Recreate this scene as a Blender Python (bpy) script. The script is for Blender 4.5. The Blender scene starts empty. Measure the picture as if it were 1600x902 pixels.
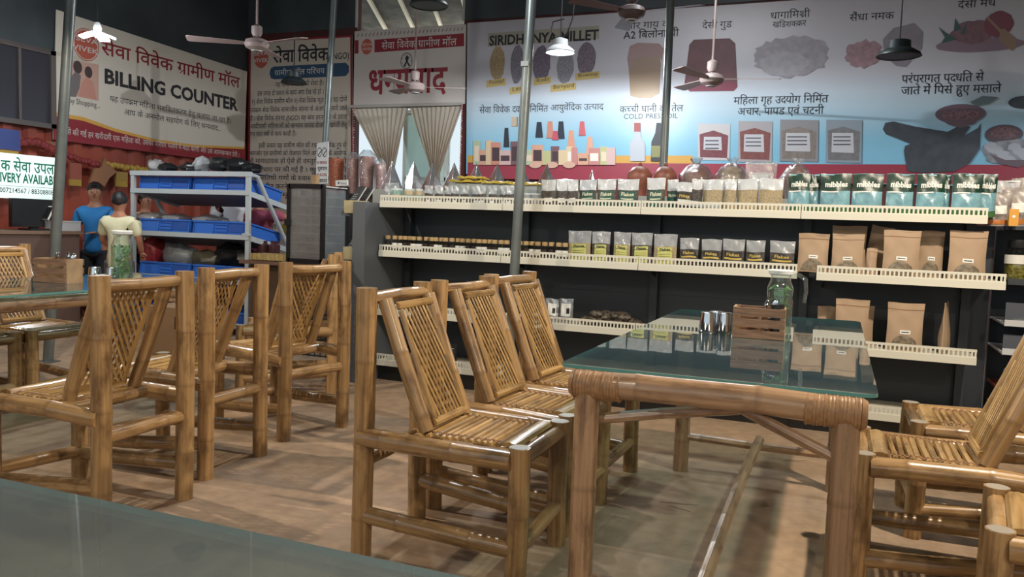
import bpy, bmesh, math, random
from mathutils import Vector, Matrix
random.seed(7)
SC = bpy.context.scene
COL = SC.collection
V = Vector
# ------------------------------------------------------------------ camera
CH = 1.15                                     # camera height (m)
RX = V((0.9273, 0.3726, 0.0351))              # camera right, in world axes
RY = V((0.0614, -0.0583, -0.9964))            # camera down
RZ = V((-0.3692, 0.9262, -0.0769))            # camera forward
FPX = 1270.0
cam_d = bpy.data.cameras.new('camera')
cam_d.sensor_width = 36.0
cam_d.lens = FPX / 1600 * 36
cam_d.clip_start = 0.05
cam_d.clip_end = 100
cam = bpy.data.objects.new('camera', cam_d)
COL.objects.link(cam)
_m = Matrix((RX, -RY, -RZ)).transposed().to_4x4()
_m.translation = V((0, 0, CH))
cam.matrix_world = _m
SC.camera = cam
# ------------------------------------------------------------------ view, world
SC.view_settings.view_transform = 'Standard'
SC.view_settings.look = 'None'
SC.view_settings.exposure = 0.0
SC.view_settings.gamma = 1.0
SC.cycles.transparent_max_bounces = 24
SC.cycles.max_bounces = 8
SC.cycles.sample_clamp_indirect = 4.0
w = bpy.data.worlds.new('world'); SC.world = w; w.use_nodes = True
bg = w.node_tree.nodes['Background']
bg.inputs[0].default_value = (0.80, 0.93, 1.0, 1); bg.inputs[1].default_value = 0.95

def lamp_light(name, loc, power, radius=0.05, color=(1, .97, .93), spot=None):
    ld = bpy.data.lights.new(name, 'SPOT' if spot else 'POINT')
    ld.energy = power; ld.shadow_soft_size = radius; ld.color = color
    if spot: ld.spot_size = math.radians(spot); ld.spot_blend = 0.12
    lo = bpy.data.objects.new(name, ld); COL.objects.link(lo); lo.location = loc
    return lo
def area_light(name, loc, size, power, color=(1, 1, 1), rot=(0, 0, 0)):
    ld = bpy.data.lights.new(name, 'AREA'); ld.energy = power; ld.color = color
    ld.shape = 'RECTANGLE'; ld.size = size[0]; ld.size_y = size[1]
    lo = bpy.data.objects.new(name, ld); COL.objects.link(lo); lo.location = loc; lo.rotation_euler = rot
    return lo
# lamps of the shed that hang outside the frame
WARM = (1, .86, .68); COOL = (.93, .97, 1)
# each is a dome lamp whose shade cuts the light off at its rim, so it is a very wide downward spot
lamp_light('hall_bulb', (0.85, 3.05, 2.75), 310, .04, WARM, 164)
lamp_light('hall_bulb', (-3.75, 2.75, 2.75), 150, .03, WARM, 164)
lamp_light('hall_bulb', (-1.9, -0.5, 2.75), 90, .06, WARM, 164)
lamp_light('hall_bulb', (-2.0, 3.7, 2.85), 75, .04, COOL, 164)
lamp_light('hall_bulb', (2.7, 6.9, 2.75), 85, .05, COOL, 164)
lamp_light('hall_bulb', (1.9, 0.2, 2.75), 120, .05, WARM, 164)
area_light('banner_fill_light', (-1.5, 6.9, 3.98), (1.2, .08), 70, COOL)  # unseen area light added to brighten the upper banner, not a dome lamp

# ------------------------------------------------------------------ pixel measures -> real places on known planes
def ray(px, py):
    a, b = (px - 800) / FPX, (py - 451) / FPX
    return RX * a + RY * b + RZ
def atY(px, py, y):
    d = ray(px, py); d = d * (y / d.y); return V((d.x, y, d.z + CH))
def atX(px, py, x):
    d = ray(px, py); d = d * (x / d.x); return V((x, d.y, d.z + CH))
def atZ(px, py, z):
    d = ray(px, py); d = d * ((z - CH) / d.z); return V((d.x, d.y, z))

# ------------------------------------------------------------------ materials
def lin(h):
    h = h.lstrip('#'); r = []
    for i in (0, 2, 4):
        c = int(h[i:i + 2], 16) / 255
        r.append(c / 12.92 if c <= .04045 else ((c + .055) / 1.055) ** 2.4)
    return (*r, 1)
MATS = {}
def mat(name, col, rough=.5, metal=0, noise=0, nscale=20, col2=None, bump=0, emit=0, spec=None, stretch=None):
    if name in MATS: return MATS[name]
    m = bpy.data.materials.new(name); m.use_nodes = True
    nt = m.node_tree; b = nt.nodes['Principled BSDF']
    c = lin(col) if isinstance(col, str) else col
    b.inputs['Base Color'].default_value = c
    b.inputs['Roughness'].default_value = rough
    b.inputs['Metallic'].default_value = metal
    if spec is not None: b.inputs['Specular IOR Level'].default_value = spec
    if emit:
        b.inputs['Emission Color'].default_value = c
        b.inputs['Emission Strength'].default_value = emit
    if noise or bump:
        tc = nt.nodes.new('ShaderNodeTexCoord'); mp = nt.nodes.new('ShaderNodeMapping')
        nz = nt.nodes.new('ShaderNodeTexNoise'); nz.inputs['Scale'].default_value = nscale
        nz.inputs['Detail'].default_value = 6
        nt.links.new(tc.outputs['Object'], mp.inputs[0]); nt.links.new(mp.outputs[0], nz.inputs['Vector'])
        if stretch: mp.inputs['Scale'].default_value = stretch
        if noise:
            rp = nt.nodes.new('ShaderNodeValToRGB')
            c2 = lin(col2) if col2 else tuple(x * (1 - noise) for x in c[:3]) + (1,)
            rp.color_ramp.elements[0].color = c2; rp.color_ramp.elements[1].color = c
            rp.color_ramp.elements[0].position = .35; rp.color_ramp.elements[1].position = .62
            nt.links.new(nz.outputs[0], rp.inputs[0]); nt.links.new(rp.outputs[0], b.inputs['Base Color'])
        if bump:
            bp = nt.nodes.new('ShaderNodeBump'); bp.inputs['Strength'].default_value = bump
            bp.inputs['Distance'].default_value = .02
            nt.links.new(nz.outputs[0], bp.inputs['Height']); nt.links.new(bp.outputs[0], b.inputs['Normal'])
    MATS[name] = m
    return m
def clear(name, tint, fmin=.04, fmax=1.0, power=5, rough=.02, bump=0, milky=0, mcol=(.8, .82, .84, 1)):
    """thin clear sheet: what lies behind shows through, the surface reflects more at grazing angles"""
    if name in MATS: return MATS[name]
    m = bpy.data.materials.new(name); m.use_nodes = True; nt = m.node_tree; nt.nodes.clear()
    out = nt.nodes.new('ShaderNodeOutputMaterial'); mx = nt.nodes.new('ShaderNodeMixShader')
    tr = nt.nodes.new('ShaderNodeBsdfTransparent'); gl = nt.nodes.new('ShaderNodeBsdfGlossy')
    tr.inputs[0].default_value = lin(tint); gl.inputs['Roughness'].default_value = rough
    lw = nt.nodes.new('ShaderNodeLayerWeight'); lw.inputs[0].default_value = .5
    pw = nt.nodes.new('ShaderNodeMath'); pw.operation = 'POWER'; pw.inputs[1].default_value = power
    ml = nt.nodes.new('ShaderNodeMath'); ml.operation = 'MULTIPLY_ADD'
    ml.inputs[1].default_value = fmax - fmin; ml.inputs[2].default_value = fmin
    nt.links.new(lw.outputs['Facing'], pw.inputs[0]); nt.links.new(pw.outputs[0], ml.inputs[0])
    nt.links.new(ml.outputs[0], mx.inputs[0])
    base = tr
    if milky:
        df = nt.nodes.new('ShaderNodeBsdfDiffuse'); df.inputs[0].default_value = mcol
        m2 = nt.nodes.new('ShaderNodeMixShader'); m2.inputs[0].default_value = milky
        nt.links.new(tr.outputs[0], m2.inputs[1]); nt.links.new(df.outputs[0], m2.inputs[2]); base = m2
    nt.links.new(base.outputs[0], mx.inputs[1]); nt.links.new(gl.outputs[0], mx.inputs[2])
    if bump:
        tc = nt.nodes.new('ShaderNodeTexCoord'); nz = nt.nodes.new('ShaderNodeTexNoise'); nz.inputs['Scale'].default_value = 28
        nz.inputs['Detail'].default_value = 3
        bp = nt.nodes.new('ShaderNodeBump'); bp.inputs['Strength'].default_value = bump; bp.inputs['Distance'].default_value = .03
        nt.links.new(tc.outputs['Object'], nz.inputs['Vector']); nt.links.new(nz.outputs[0], bp.inputs['Height'])
        nt.links.new(bp.outputs[0], gl.inputs['Normal'])
    nt.links.new(mx.outputs[0], out.inputs[0])
    MATS[name] = m
    return m
def bamboo_mat(name, light, dark, blotch, rough=.28, gs=1.0):
    m = bpy.data.materials.new(name); m.use_nodes = True; nt = m.node_tree; b = nt.nodes['Principled BSDF']
    N = nt.nodes.new; L = nt.links.new
    uv = N('ShaderNodeUVMap'); oi = N('ShaderNodeObjectInfo')
    mp = N('ShaderNodeMapping'); mp.inputs['Scale'].default_value = (90 * gs, 2.2, 1)
    ad = N('ShaderNodeVectorMath'); ad.operation = 'ADD'
    cb = N('ShaderNodeCombineXYZ'); mu = N('ShaderNodeMath'); mu.operation = 'MULTIPLY'; mu.inputs[1].default_value = 37
    L(oi.outputs['Random'], mu.inputs[0]); L(mu.outputs[0], cb.inputs[2])
    L(uv.outputs[0], mp.inputs[0]); L(mp.outputs[0], ad.inputs[0]); L(cb.outputs[0], ad.inputs[1])
    n1 = N('ShaderNodeTexNoise'); n1.inputs['Scale'].default_value = 1; n1.inputs['Detail'].default_value = 5
    L(ad.outputs[0], n1.inputs['Vector'])
    mp2 = N('ShaderNodeMapping'); mp2.inputs['Scale'].default_value = (16, 5, 1)
    ad2 = N('ShaderNodeVectorMath'); ad2.operation = 'ADD'
    L(uv.outputs[0], mp2.inputs[0]); L(mp2.outputs[0], ad2.inputs[0]); L(cb.outputs[0], ad2.inputs[1])
    n2 = N('ShaderNodeTexNoise'); n2.inputs['Scale'].default_value = 1; n2.inputs['Detail'].default_value = 4; n2.inputs['Roughness'].default_value = .65
    L(ad2.outputs[0], n2.inputs['Vector'])
    r1 = N('ShaderNodeValToRGB'); r1.color_ramp.elements[0].color = lin(dark); r1.color_ramp.elements[1].color = lin(light)
    r1.color_ramp.elements[0].position = .3; r1.color_ramp.elements[1].position = .6
    r2 = N('ShaderNodeValToRGB'); r2.color_ramp.elements[0].position = .47; r2.color_ramp.elements[1].position = .68
    mx = N('ShaderNodeMix'); mx.data_type = 'RGBA'; mx.inputs['B'].default_value = lin(blotch)
    L(n1.outputs[0], r1.inputs[0]); L(n2.outputs[0], r2.inputs[0]); L(r1.outputs[0], mx.inputs['A'])
    ml = N('ShaderNodeMath'); ml.operation = 'MULTIPLY'; ml.inputs[1].default_value = .8
    L(r2.outputs[0], ml.inputs[0]); L(ml.outputs[0], mx.inputs['Factor'])
    at = N('ShaderNodeAttribute'); at.attribute_name = 'node'
    m3 = N('ShaderNodeMix'); m3.data_type = 'RGBA'; m3.inputs['B'].default_value = lin(blotch)
    L(at.outputs['Fac'], m3.inputs['Factor']); L(mx.outputs['Result'], m3.inputs['A'])
    hv = N('ShaderNodeHueSaturation'); mr = N('ShaderNodeMapRange'); mr.inputs[3].default_value = .82; mr.inputs[4].default_value = 1.14
    L(oi.outputs['Random'], mr.inputs[0]); L(mr.outputs[0], hv.inputs['Value']); L(m3.outputs['Result'], hv.inputs['Color'])
    L(hv.outputs[0], b.inputs['Base Color'])
    b.inputs['Roughness'].default_value = rough
    b.inputs['Coat Weight'].default_value = .35; b.inputs['Coat Roughness'].default_value = .15
    bp = N('ShaderNodeBump'); bp.inputs['Strength'].default_value = .35; bp.inputs['Distance'].default_value = .004
    L(n1.outputs[0], bp.inputs['Height']); L(bp.outputs[0], b.inputs['Normal'])
    MATS[name] = m
    return m
BAM = bamboo_mat('bamboo', '#b39062', '#896843', '#573d26')
BAMT = bamboo_mat('bamboo_table', '#b08e6e', '#87694f', '#543c2c')
BAMS = bamboo_mat('bamboo_strip', '#bc9863', '#907040', '#684b2b', rough=.25, gs=.5)
CANE = mat('cane_wrap', '#a47d58', .45, noise=.3, nscale=60)
FLOORM = None

# ------------------------------------------------------------------ geometry helpers (lists of (verts, faces, uvs or None, node or None))
def box(c, s, rot=None):
    x, y, z = s[0] / 2, s[1] / 2, s[2] / 2
    vs = [V((a * x, b * y, d * z)) for d in (-1, 1) for b in (-1, 1) for a in (-1, 1)]
    if rot: 
        R = rot if isinstance(rot, Matrix) else Matrix.Rotation(rot, 3, 'Z')
        vs = [R @ v for v in vs]
    vs = [v + V(c) for v in vs]
    return vs, [(0, 2, 3, 1), (4, 5, 7, 6), (0, 1, 5, 4), (2, 6, 7, 3), (0, 4, 6, 2), (1, 3, 7, 5)]
def frame_of(d):
    d = d.normalized(); a = V((0, 0, 1)) if abs(d.z) < .9 else V((1, 0, 0))
    u = d.cross(a).normalized(); return u, d.cross(u).normalized()
def tube(pts, rad, n=8, caps=True, flat=1.0):
    """round bar along pts; returns verts, faces, uvs (per vertex), cap face indexes"""
    pts = [V(p) for p in pts]
    if not isinstance(rad, (list, tuple)): rad = [rad] * len(pts)
    u, v = frame_of(pts[-1] - pts[0])
    vs, fs, uv = [], [], []; L = 0
    for i, p in enumerate(pts):
        if i: L += (p - pts[i - 1]).length
        if len(pts) > 2:
            d = (pts[min(i + 1, len(pts) - 1)] - pts[max(i - 1, 0)]).normalized()
            u = (u - d * u.dot(d)).normalized(); v = d.cross(u)
        for k in range(n + 1 if False else n):
            a = 2 * math.pi * k / n
            vs.append(p + u * math.cos(a) * rad[i] + v * math.sin(a) * rad[i] * flat); uv.append((k / n * .2, L))
    for i in range(len(pts) - 1):
        for k in range(n):
            a, b = i * n + k, i * n + (k + 1) % n
            fs.append((a, b, b + n, a + n))
    if caps:
        fs.append(tuple(range(n - 1, -1, -1))); fs.append(tuple((len(pts) - 1) * n + k for k in range(n)))
    return vs, fs, uv
def culm(p0, p1, r, seed=0, n=10, gap=.24, bow=.004, r1=None):
    """a bamboo culm with swollen node rings, slightly crooked"""
    rnd = random.Random(seed * 77 + int(r * 1e5)); p0, p1 = V(p0), V(p1); L = (p1 - p0).length
    u, v = frame_of(p1 - p0); ts = [0]; nodes = []
    t = rnd.uniform(.3, 1) * gap
    while t < L - .04: nodes.append(t); t += gap * rnd.uniform(.8, 1.25)
    seq = [(0, 1., 0)]
    for nd in nodes:
        seq += [(nd - .012, 1., 0), (nd - .003, 1.045, .3), (nd + .003, 1.03, .22), (nd + .014, 1., 0)]
    seq.append((L, 1., 0))
    ph = rnd.uniform(0, 6)
    pts, rad, nd = [], [], []
    for (t, s, q) in seq:
        f = t / L; off = math.sin(f * math.pi) * bow
        pts.append(p0.lerp(p1, f) + (u * math.cos(ph) + v * math.sin(ph)) * off)
        rr = r if r1 is None else r + (r1 - r) * f
        rad.append(rr * s); nd.append(q)
    vs, fs, uv = tube(pts, rad, n)
    return vs, fs, uv, [q for q in nd for _ in range(n)]
def lathe(prof, n=16, c=(0, 0, 0), close=True):
    vs, fs = [], []; c = V(c)
    for r, z in prof:
        for k in range(n):
            a = 2 * math.pi * k / n; vs.append(c + V((r * math.cos(a), r * math.sin(a), z)))
    for i in range(len(prof) - 1):
        for k in range(n):
            a, b = i * n + k, i * n + (k + 1) % n; fs.append((a, b, b + n, a + n))
    if close:
        if prof[0][0] > 1e-5: fs.append(tuple(range(n - 1, -1, -1)))
        if prof[-1][0] > 1e-5: fs.append(tuple((len(prof) - 1) * n + k for k in range(n)))
    return vs, fs
def ball(c, r, n=10, m=7, s=(1, 1, 1)):
    vs, fs = [], []; c = V(c)
    for i in range(m + 1):
        t = math.pi * i / m
        for k in range(n):
            a = 2 * math.pi * k / n
            vs.append(c + V((math.sin(t) * math.cos(a) * r * s[0], math.sin(t) * math.sin(a) * r * s[1], -math.cos(t) * r * s[2])))
    for i in range(m):
        for k in range(n):
            a, b = i * n + k, i * n + (k + 1) % n; fs.append((a, b, b + n, a + n))
    return vs, fs
def prism(pts, off):
    """closed outline (3D points, one plane) thickened by the vector off"""
    n = len(pts); off = V(off); pts = [V(p) for p in pts]
    vs = pts + [p + off for p in pts]
    fs = [tuple(range(n - 1, -1, -1)), tuple(range(n, 2 * n))] + [(i, (i + 1) % n, n + (i + 1) % n, n + i) for i in range(n)]
    return vs, fs
def flat_poly(pts): return [V(p) for p in pts], [tuple(range(len(pts)))]
def quad(a, b, c, d): return [V(a), V(b), V(c), V(d)], [(0, 1, 2, 3)]
def ellipse(c, ux, uz, n=28, wob=0, seed=1):
    rnd = random.Random(seed); c = V(c)
    return [c + V(ux) * math.cos(t) * (1 + rnd.uniform(-wob, wob)) + V(uz) * math.sin(t) * (1 + rnd.uniform(-wob, wob)) for t in [2 * math.pi * k / n for k in range(n)]]
def mk_mesh(name, parts, mats, smooth=True, sharp=40):
    me = bpy.data.meshes.new(name); vs, fs, mi, uvs, nds = [], [], [], [], []
    has_uv = any(len(p[0]) > 2 and p[0][2] is not None for p in parts)
    for p in parts:
        g, k = p
        o = len(vs); vs += [tuple(v) for v in g[0]]; fs += [tuple(o + i for i in f) for f in g[1]]; mi += [k] * len(g[1])
        if has_uv:
            uvs += list(g[2]) if len(g) > 2 else [(v[0] * .5 + v[1] * .3, v[2] + v[1]) for v in g[0]]
            nds += list(g[3]) if len(g) > 3 else [0] * len(g[0])
    me.from_pydata(vs, [], fs)
    for m in (mats if isinstance(mats, (list, tuple)) else [mats]): me.materials.append(m)
    me.polygons.foreach_set('material_index', mi)
    if smooth:
        me.polygons.foreach_set('use_smooth', [True] * len(fs))
        me.set_sharp_from_angle(angle=math.radians(sharp))
    if has_uv:
        lay = me.uv_layers.new(name='UVMap'); li = [0] * len(me.loops); me.loops.foreach_get('vertex_index', li)
        flat = []
        for q in me.polygons:
            vi = [me.loops[i].vertex_index for i in q.loop_indices]
            us = [uvs[i] for i in vi]
            wrap = max(u[0] for u in us) - min(u[0] for u in us) > .12 and len(vi) == 4
            for u in us: flat += [(u[0] + .2 if wrap and u[0] < .05 else u[0]), u[1]]
        lay.data.foreach_set('uv', flat)
        a = me.attributes.new('node', 'FLOAT', 'POINT'); a.data.foreach_set('value', nds)
    me.update()
    return me
def ob(name, geo, mats, parent=None, smooth=True, kind=None, label=None, sharp=40, loc=None):
    """geo: one shape, or a list of shapes, or a list of (shape, material index)"""
    if isinstance(geo, tuple) and isinstance(geo[0], list) and (not geo[0] or isinstance(geo[0][0], Vector)): geo = [geo]
    parts = [(g if (isinstance(g, tuple) and len(g) == 2 and isinstance(g[1], int)) else (g, 0)) for g in geo]
    o = bpy.data.objects.new(name, mk_mesh(name, parts, mats, smooth, sharp)); COL.objects.link(o)
    if parent: o.parent = parent
    if kind: o['kind'] = kind
    if label: o['label'] = label
    if loc is not None: o.location = loc
    return o
def thing(name, label, cat, loc=(0, 0, 0), rz=0, group=None):
    o = bpy.data.objects.new(name, None); COL.objects.link(o); o.empty_display_size = .1
    o.location = loc; o.rotation_euler = (0, 0, rz); o['label'] = label; o['category'] = cat
    if group: o['group'] = group
    return o
def tag(o, label, cat, group=None):
    o['label'] = label; o['category'] = cat
    if group: o['group'] = group
    return o
def clone(root, label, loc=None, rz=None, group=None):
    r = root.copy(); COL.objects.link(r); r['label'] = label
    if loc is not None: r.location = loc
    if rz is not None: r.rotation_euler = (0, 0, rz)
    if group: r['group'] = group
    for ch in list(root.children):
        c = ch.copy(); COL.objects.link(c); c.parent = r
        for g in list(ch.children):
            d = g.copy(); COL.objects.link(d); d.parent = c
    return r
ORD = ['first', 'second', 'third', 'fourth', 'fifth', 'sixth', 'seventh', 'eighth', 'ninth', 'tenth', 'eleventh', 'twelfth', 'thirteenth', 'fourteenth',
       'fifteenth', 'sixteenth', 'seventeenth', 'eighteenth', 'nineteenth', 'twentieth'] + ['twenty-' + s for s in
       ['first', 'second', 'third', 'fourth', 'fifth', 'sixth', 'seventh', 'eighth', 'ninth']] + ['thirtieth', 'thirty-first', 'thirty-second', 'thirty-third']

# ------------------------------------------------------------------ lettering: glyph outlines of the built-in font, set by hand
GL = {}
def glyph(ch, bold=0, cut=None):
    key = (ch, bold, cut)
    if key in GL: return GL[key]
    def ev(s):
        cu = bpy.data.curves.new('g', 'FONT'); cu.body = s; cu.size = 1; cu.resolution_u = 2; cu.offset = bold
        o = bpy.data.objects.new('g', cu); COL.objects.link(o)
        dg = bpy.context.evaluated_depsgraph_get(); me = bpy.data.meshes.new_from_object(o.evaluated_get(dg))
        bpy.data.objects.remove(o); bpy.data.curves.remove(cu)
        return me
    me = ev(ch + '||||||'); xs = [v.co.x for v in me.vertices]; adv = max(xs) - 1.468 - bold
    bpy.data.meshes.remove(me)
    if ch == ' ': GL[key] = ([], [], max(adv, .22)); return GL[key]
    me = ev(ch)
    if cut is not None:
        bm = bmesh.new(); bm.from_mesh(me)
        bmesh.ops.bisect_plane(bm, geom=bm.verts[:] + bm.edges[:] + bm.faces[:], plane_co=(adv - cut, 0, 0), plane_no=(1, 0, 0), clear_outer=True)
        bm.to_mesh(me); bm.free(); adv -= cut
    vs = [(v.co.x, v.co.y) for v in me.vertices]; fs = [tuple(p.vertices) for p in me.polygons]
    bpy.data.meshes.remove(me); GL[key] = (vs, fs, adv)
    return GL[key]
def is_cons(c): return '\u0915' <= c <= '\u0939'
def lay_text(s, bold=0):
    """returns verts (x,y), faces, width; puts the short-i sign before its cluster, builds half letters, the r-stroke and the r-hook"""
    vs, fs = [], []; x = 0
    def put(g, xx):
        o = len(vs); vs.extend((a + xx, b) for a, b in g[0]); fs.extend(tuple(o + i for i in f) for f in g[1])
    def bar(x0, y0, x1, y1, w=.075):
        o = len(vs); vs.extend([(x0, y0 - w / 2), (x1, y1 - w / 2), (x1, y1 + w / 2), (x0, y0 + w / 2)]); fs.append((o, o + 1, o + 2, o + 3))
    i = 0
    while i < len(s):
        c = s[i]
        if is_cons(c):
            seq = [c]; j = i + 1; reph = False
            while j + 1 < len(s) and s[j] == '\u094d' and is_cons(s[j + 1]): seq.append(s[j + 1]); j += 2
            if len(seq) > 1 and seq[0] == '\u0930': reph = True; seq = seq[1:]
            pre = j < len(s) and s[j] == '\u093f'
            if pre: g = glyph('\u093f', bold); put(g, x); x += g[2]
            rak = len(seq) > 1 and seq[-1] == '\u0930'
            if rak: seq = seq[:-1]
            for h in seq[:-1]:
                g = glyph(h, bold, .17 if h not in 'कफदटडहङछठढर' else .1); put(g, x); x += g[2]
            g = glyph(seq[-1], bold); put(g, x)
            if rak: bar(x + g[2] * .3, .02, x + g[2] * .72, .26)
            x += g[2]
            if reph: bar(x - .16, .66, x - .06, .78, .06); bar(x - .06, .78, x + .04, .8, .06)
            i = j + (1 if pre else 0)
        else:
            g = glyph(c, bold); put(g, x); x += g[2]; i += 1
    return vs, fs, x
def text_geo(s, a, b, h, up=(0, 0, 1), off=(0, 0, 0), bold=0):
    """lettering set between the points a and b (base line), capital height about h*0.7"""
    vs, fs, wd = lay_text(s, bold); a, b = V(a), V(b); d = (b - a) / max(wd, .01); up = V(up) * h
    return [a + d * x + up * y + V(off) for x, y in vs], fs

# ================================================================== SETTING
XL, YW, ZC, XR, YF = -7.80, 9.30, 4.35, 4.6, -3.2
def struct(name, geo, mats, **k): return ob(name, geo, mats, kind='structure', **k)
fm = mat('floor_earth', '#a3866b', .8)
nt = fm.node_tree; b = nt.nodes['Principled BSDF']; N = nt.nodes.new; L = nt.links.new
tc = N('ShaderNodeTexCoord'); n1 = N('ShaderNodeTexNoise'); n1.inputs['Scale'].default_value = 1.3; n1.inputs['Detail'].default_value = 9; n1.inputs['Roughness'].default_value = .62
n2 = N('ShaderNodeTexNoise'); n2.inputs['Scale'].default_value = 14; n2.inputs['Detail'].default_value = 8
mp = N('ShaderNodeMapping'); mp.inputs['Scale'].default_value = (1, .45, 1)
L(tc.outputs['Object'], mp.inputs[0]); L(mp.outputs[0], n1.inputs['Vector']); L(tc.outputs['Object'], n2.inputs['Vector'])
r1 = N('ShaderNodeValToRGB'); e = r1.color_ramp.elements; e[0].position = .3; e[0].color = lin('#8b7a68'); e[1].position = .7; e[1].color = lin('#b3967a')
e = r1.color_ramp.elements.new(.5); e.color = lin('#a38a70')
r2 = N('ShaderNodeValToRGB'); r2.color_ramp.elements[0].position = .3; r2.color_ramp.elements[0].color = (.78, .76, .74, 1); r2.color_ramp.elements[1].position = .62; r2.color_ramp.elements[1].color = (1, 1, 1, 1)
mx = N('ShaderNodeMix'); mx.data_type = 'RGBA'; mx.blend_type = 'MULTIPLY'; mx.inputs['Factor'].default_value = 1
L(n1.outputs[0], r1.inputs[0]); L(n2.outputs[0], r2.inputs[0]); L(r1.outputs[0], mx.inputs['A']); L(r2.outputs[0], mx.inputs['B']); L(mx.outputs['Result'], b.inputs['Base Color'])
bp = N('ShaderNodeBump'); bp.inputs['Strength'].default_value = .5; bp.inputs['Distance'].default_value = .015
ad = N('ShaderNodeMath'); ad.operation = 'ADD'; L(n1.outputs[0], ad.inputs[0]); L(n2.outputs[0], ad.inputs[1]); L(ad.outputs[0], bp.inputs['Height']); L(bp.outputs[0], b.inputs['Normal'])
struct('floor', box(((XL + XR) / 2, (YW + YF) / 2, -.05), (XR - XL + .6, YW - YF + .6, .1)), fm)
# thin cracks in the floor screed
crk = mat('crack', '#4e4036', .9)
for i, (x, y, l, a) in enumerate([(1030, 784, .16, .2), (1045, 790, .1, -.3), (1225, 720, .12, .5), (460, 855, .1, .1)]):
    p = atZ(x, y, .0015); q = []
    for k in range(6): q.append(p + V((math.cos(a) * l * k / 5, math.sin(a) * l * k / 5 + random.uniform(-.008, .008), 0)))
    up = [v + V((0, .0035, 0)) for v in q]
    ob('floor_crack', (q + up, [(k, k + 1, k + 7, k + 6) for k in range(5)]), crk, parent=bpy.data.objects['floor'])
tarp = mat('dark_tarp', '#454c50', .5, noise=.35, nscale=1.5, bump=.4)
def cloth_sheet(c0, ux, uy, nx, ny, amp, seed):
    rnd = random.Random(seed); vs, fs = [], []; n = V(ux).cross(V(uy)).normalized()
    for j in range(ny + 1):
        for i in range(nx + 1):
            d = math.sin(i * 1.7 + j * .6 + seed) * .6 + rnd.uniform(-.5, .5)
            vs.append(V(c0) + V(ux) * i / nx + V(uy) * j / ny + n * d * amp)
    for j in range(ny):
        for i in range(nx): a = j * (nx + 1) + i; fs.append((a, a + 1, a + nx + 2, a + nx + 1))
    return vs, fs
struct('ceiling', [cloth_sheet((XL - .2, YF - .2, ZC), (XR - XL + .4, 0, 0), (0, YW - YF + .4, 0), 40, 40, .03, 3), box(((XL + XR) / 2, (YW + YF) / 2, ZC + .2), (XR - XL + .6, YW - YF + .6, .1))], tarp)
steel_d = mat('roof_steel', '#4b5256', .5, .3)
for i, y in enumerate((1.2, 3.6, 6.0, 8.4)):
    struct('roof_beam', box(((XL + XR) / 2, y, ZC - .1), (XR - XL, .06, .1)), steel_d)
for i, x in enumerate((-6.6, -3.6, -.6, 2.4)):
    struct('roof_beam', box((x, (YF + YW) / 2, ZC - .17), (.05, YW - YF, .05)), steel_d)
cream = mat('side_sheet', '#8a8d8c', .7)
struct('wall_right', box((XR + .05, (YF + YW) / 2, ZC / 2), (.1, YW - YF, ZC)), cream)
# the shed is open behind the camera: a low parapet and the roof edge only, daylight comes in between
struct('wall_front', [box(((XL + XR) / 2, YF - .05, .4), (XR - XL, .1, .8)), box(((XL + XR) / 2, YF - .05, ZC - .35), (XR - XL, .1, .7))], cream)
# red container wall: corrugated sheet
redm = mat('red_container_paint', '#9c4836', .45, noise=.25, nscale=3, bump=.1)
vs, fs = [], []; y = YF; pr = [(0, 0), (.10, 0), (.135, -.055), (.235, -.055)]; k = 0
while y < YW:
    for dy, dx in pr: vs += [V((XL + dx, y + dy, 0)), V((XL + dx, y + dy, ZC))]
    y += .27
for i in range(len(vs) // 2 - 1): a = 2 * i; fs.append((a, a + 2, a + 3, a + 1))
struct('wall_left', [(vs, fs), box((XL - .14, (YF + YW) / 2, ZC / 2), (.1, YW - YF, ZC))], redm, smooth=False)
# back wall with doorway under the small banner and an opening over it
wallm = mat('maroon_sheet', '#5d2c28', .6, noise=.3, nscale=2)
DX0, DX1 = -6.02, -4.47
ztop = 3.62
struct('wall_back', [box(((XL + DX0) / 2, YW + .05, ZC / 2), (DX0 - XL, .1, ZC)), box(((DX1 + XR) / 2, YW + .05, ZC / 2), (XR - DX1, .1, ZC)),
                     box(((DX0 + DX1) / 2, YW + .05, (2.62 + ztop) / 2), (DX1 - DX0, .1, ztop - 2.62))], wallm)
struct('trim_1', cloth_sheet((XL, YW - .02, 3.66), (DX0 - XL, 0, 0), (0, 0, ZC - 3.6), 14, 5, .015, 5), tarp)
struct('trim_2', cloth_sheet((DX1, YW - .02, 3.66), (XR - DX1, 0, 0), (0, 0, ZC - 3.6), 40, 5, .015, 6), tarp)
struct('trim_3', cloth_sheet((XL + .03, 9.28, 3.12), (0, -6.5, 0), (0, 0, 1.23), 30, 5, .015, 8), tarp)
struct('trim_4', cloth_sheet((XL + .03, 6.28, 2.80), (0, -9.3, 0), (0, 0, 1.6), 30, 6, .012, 9), tarp)
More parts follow.
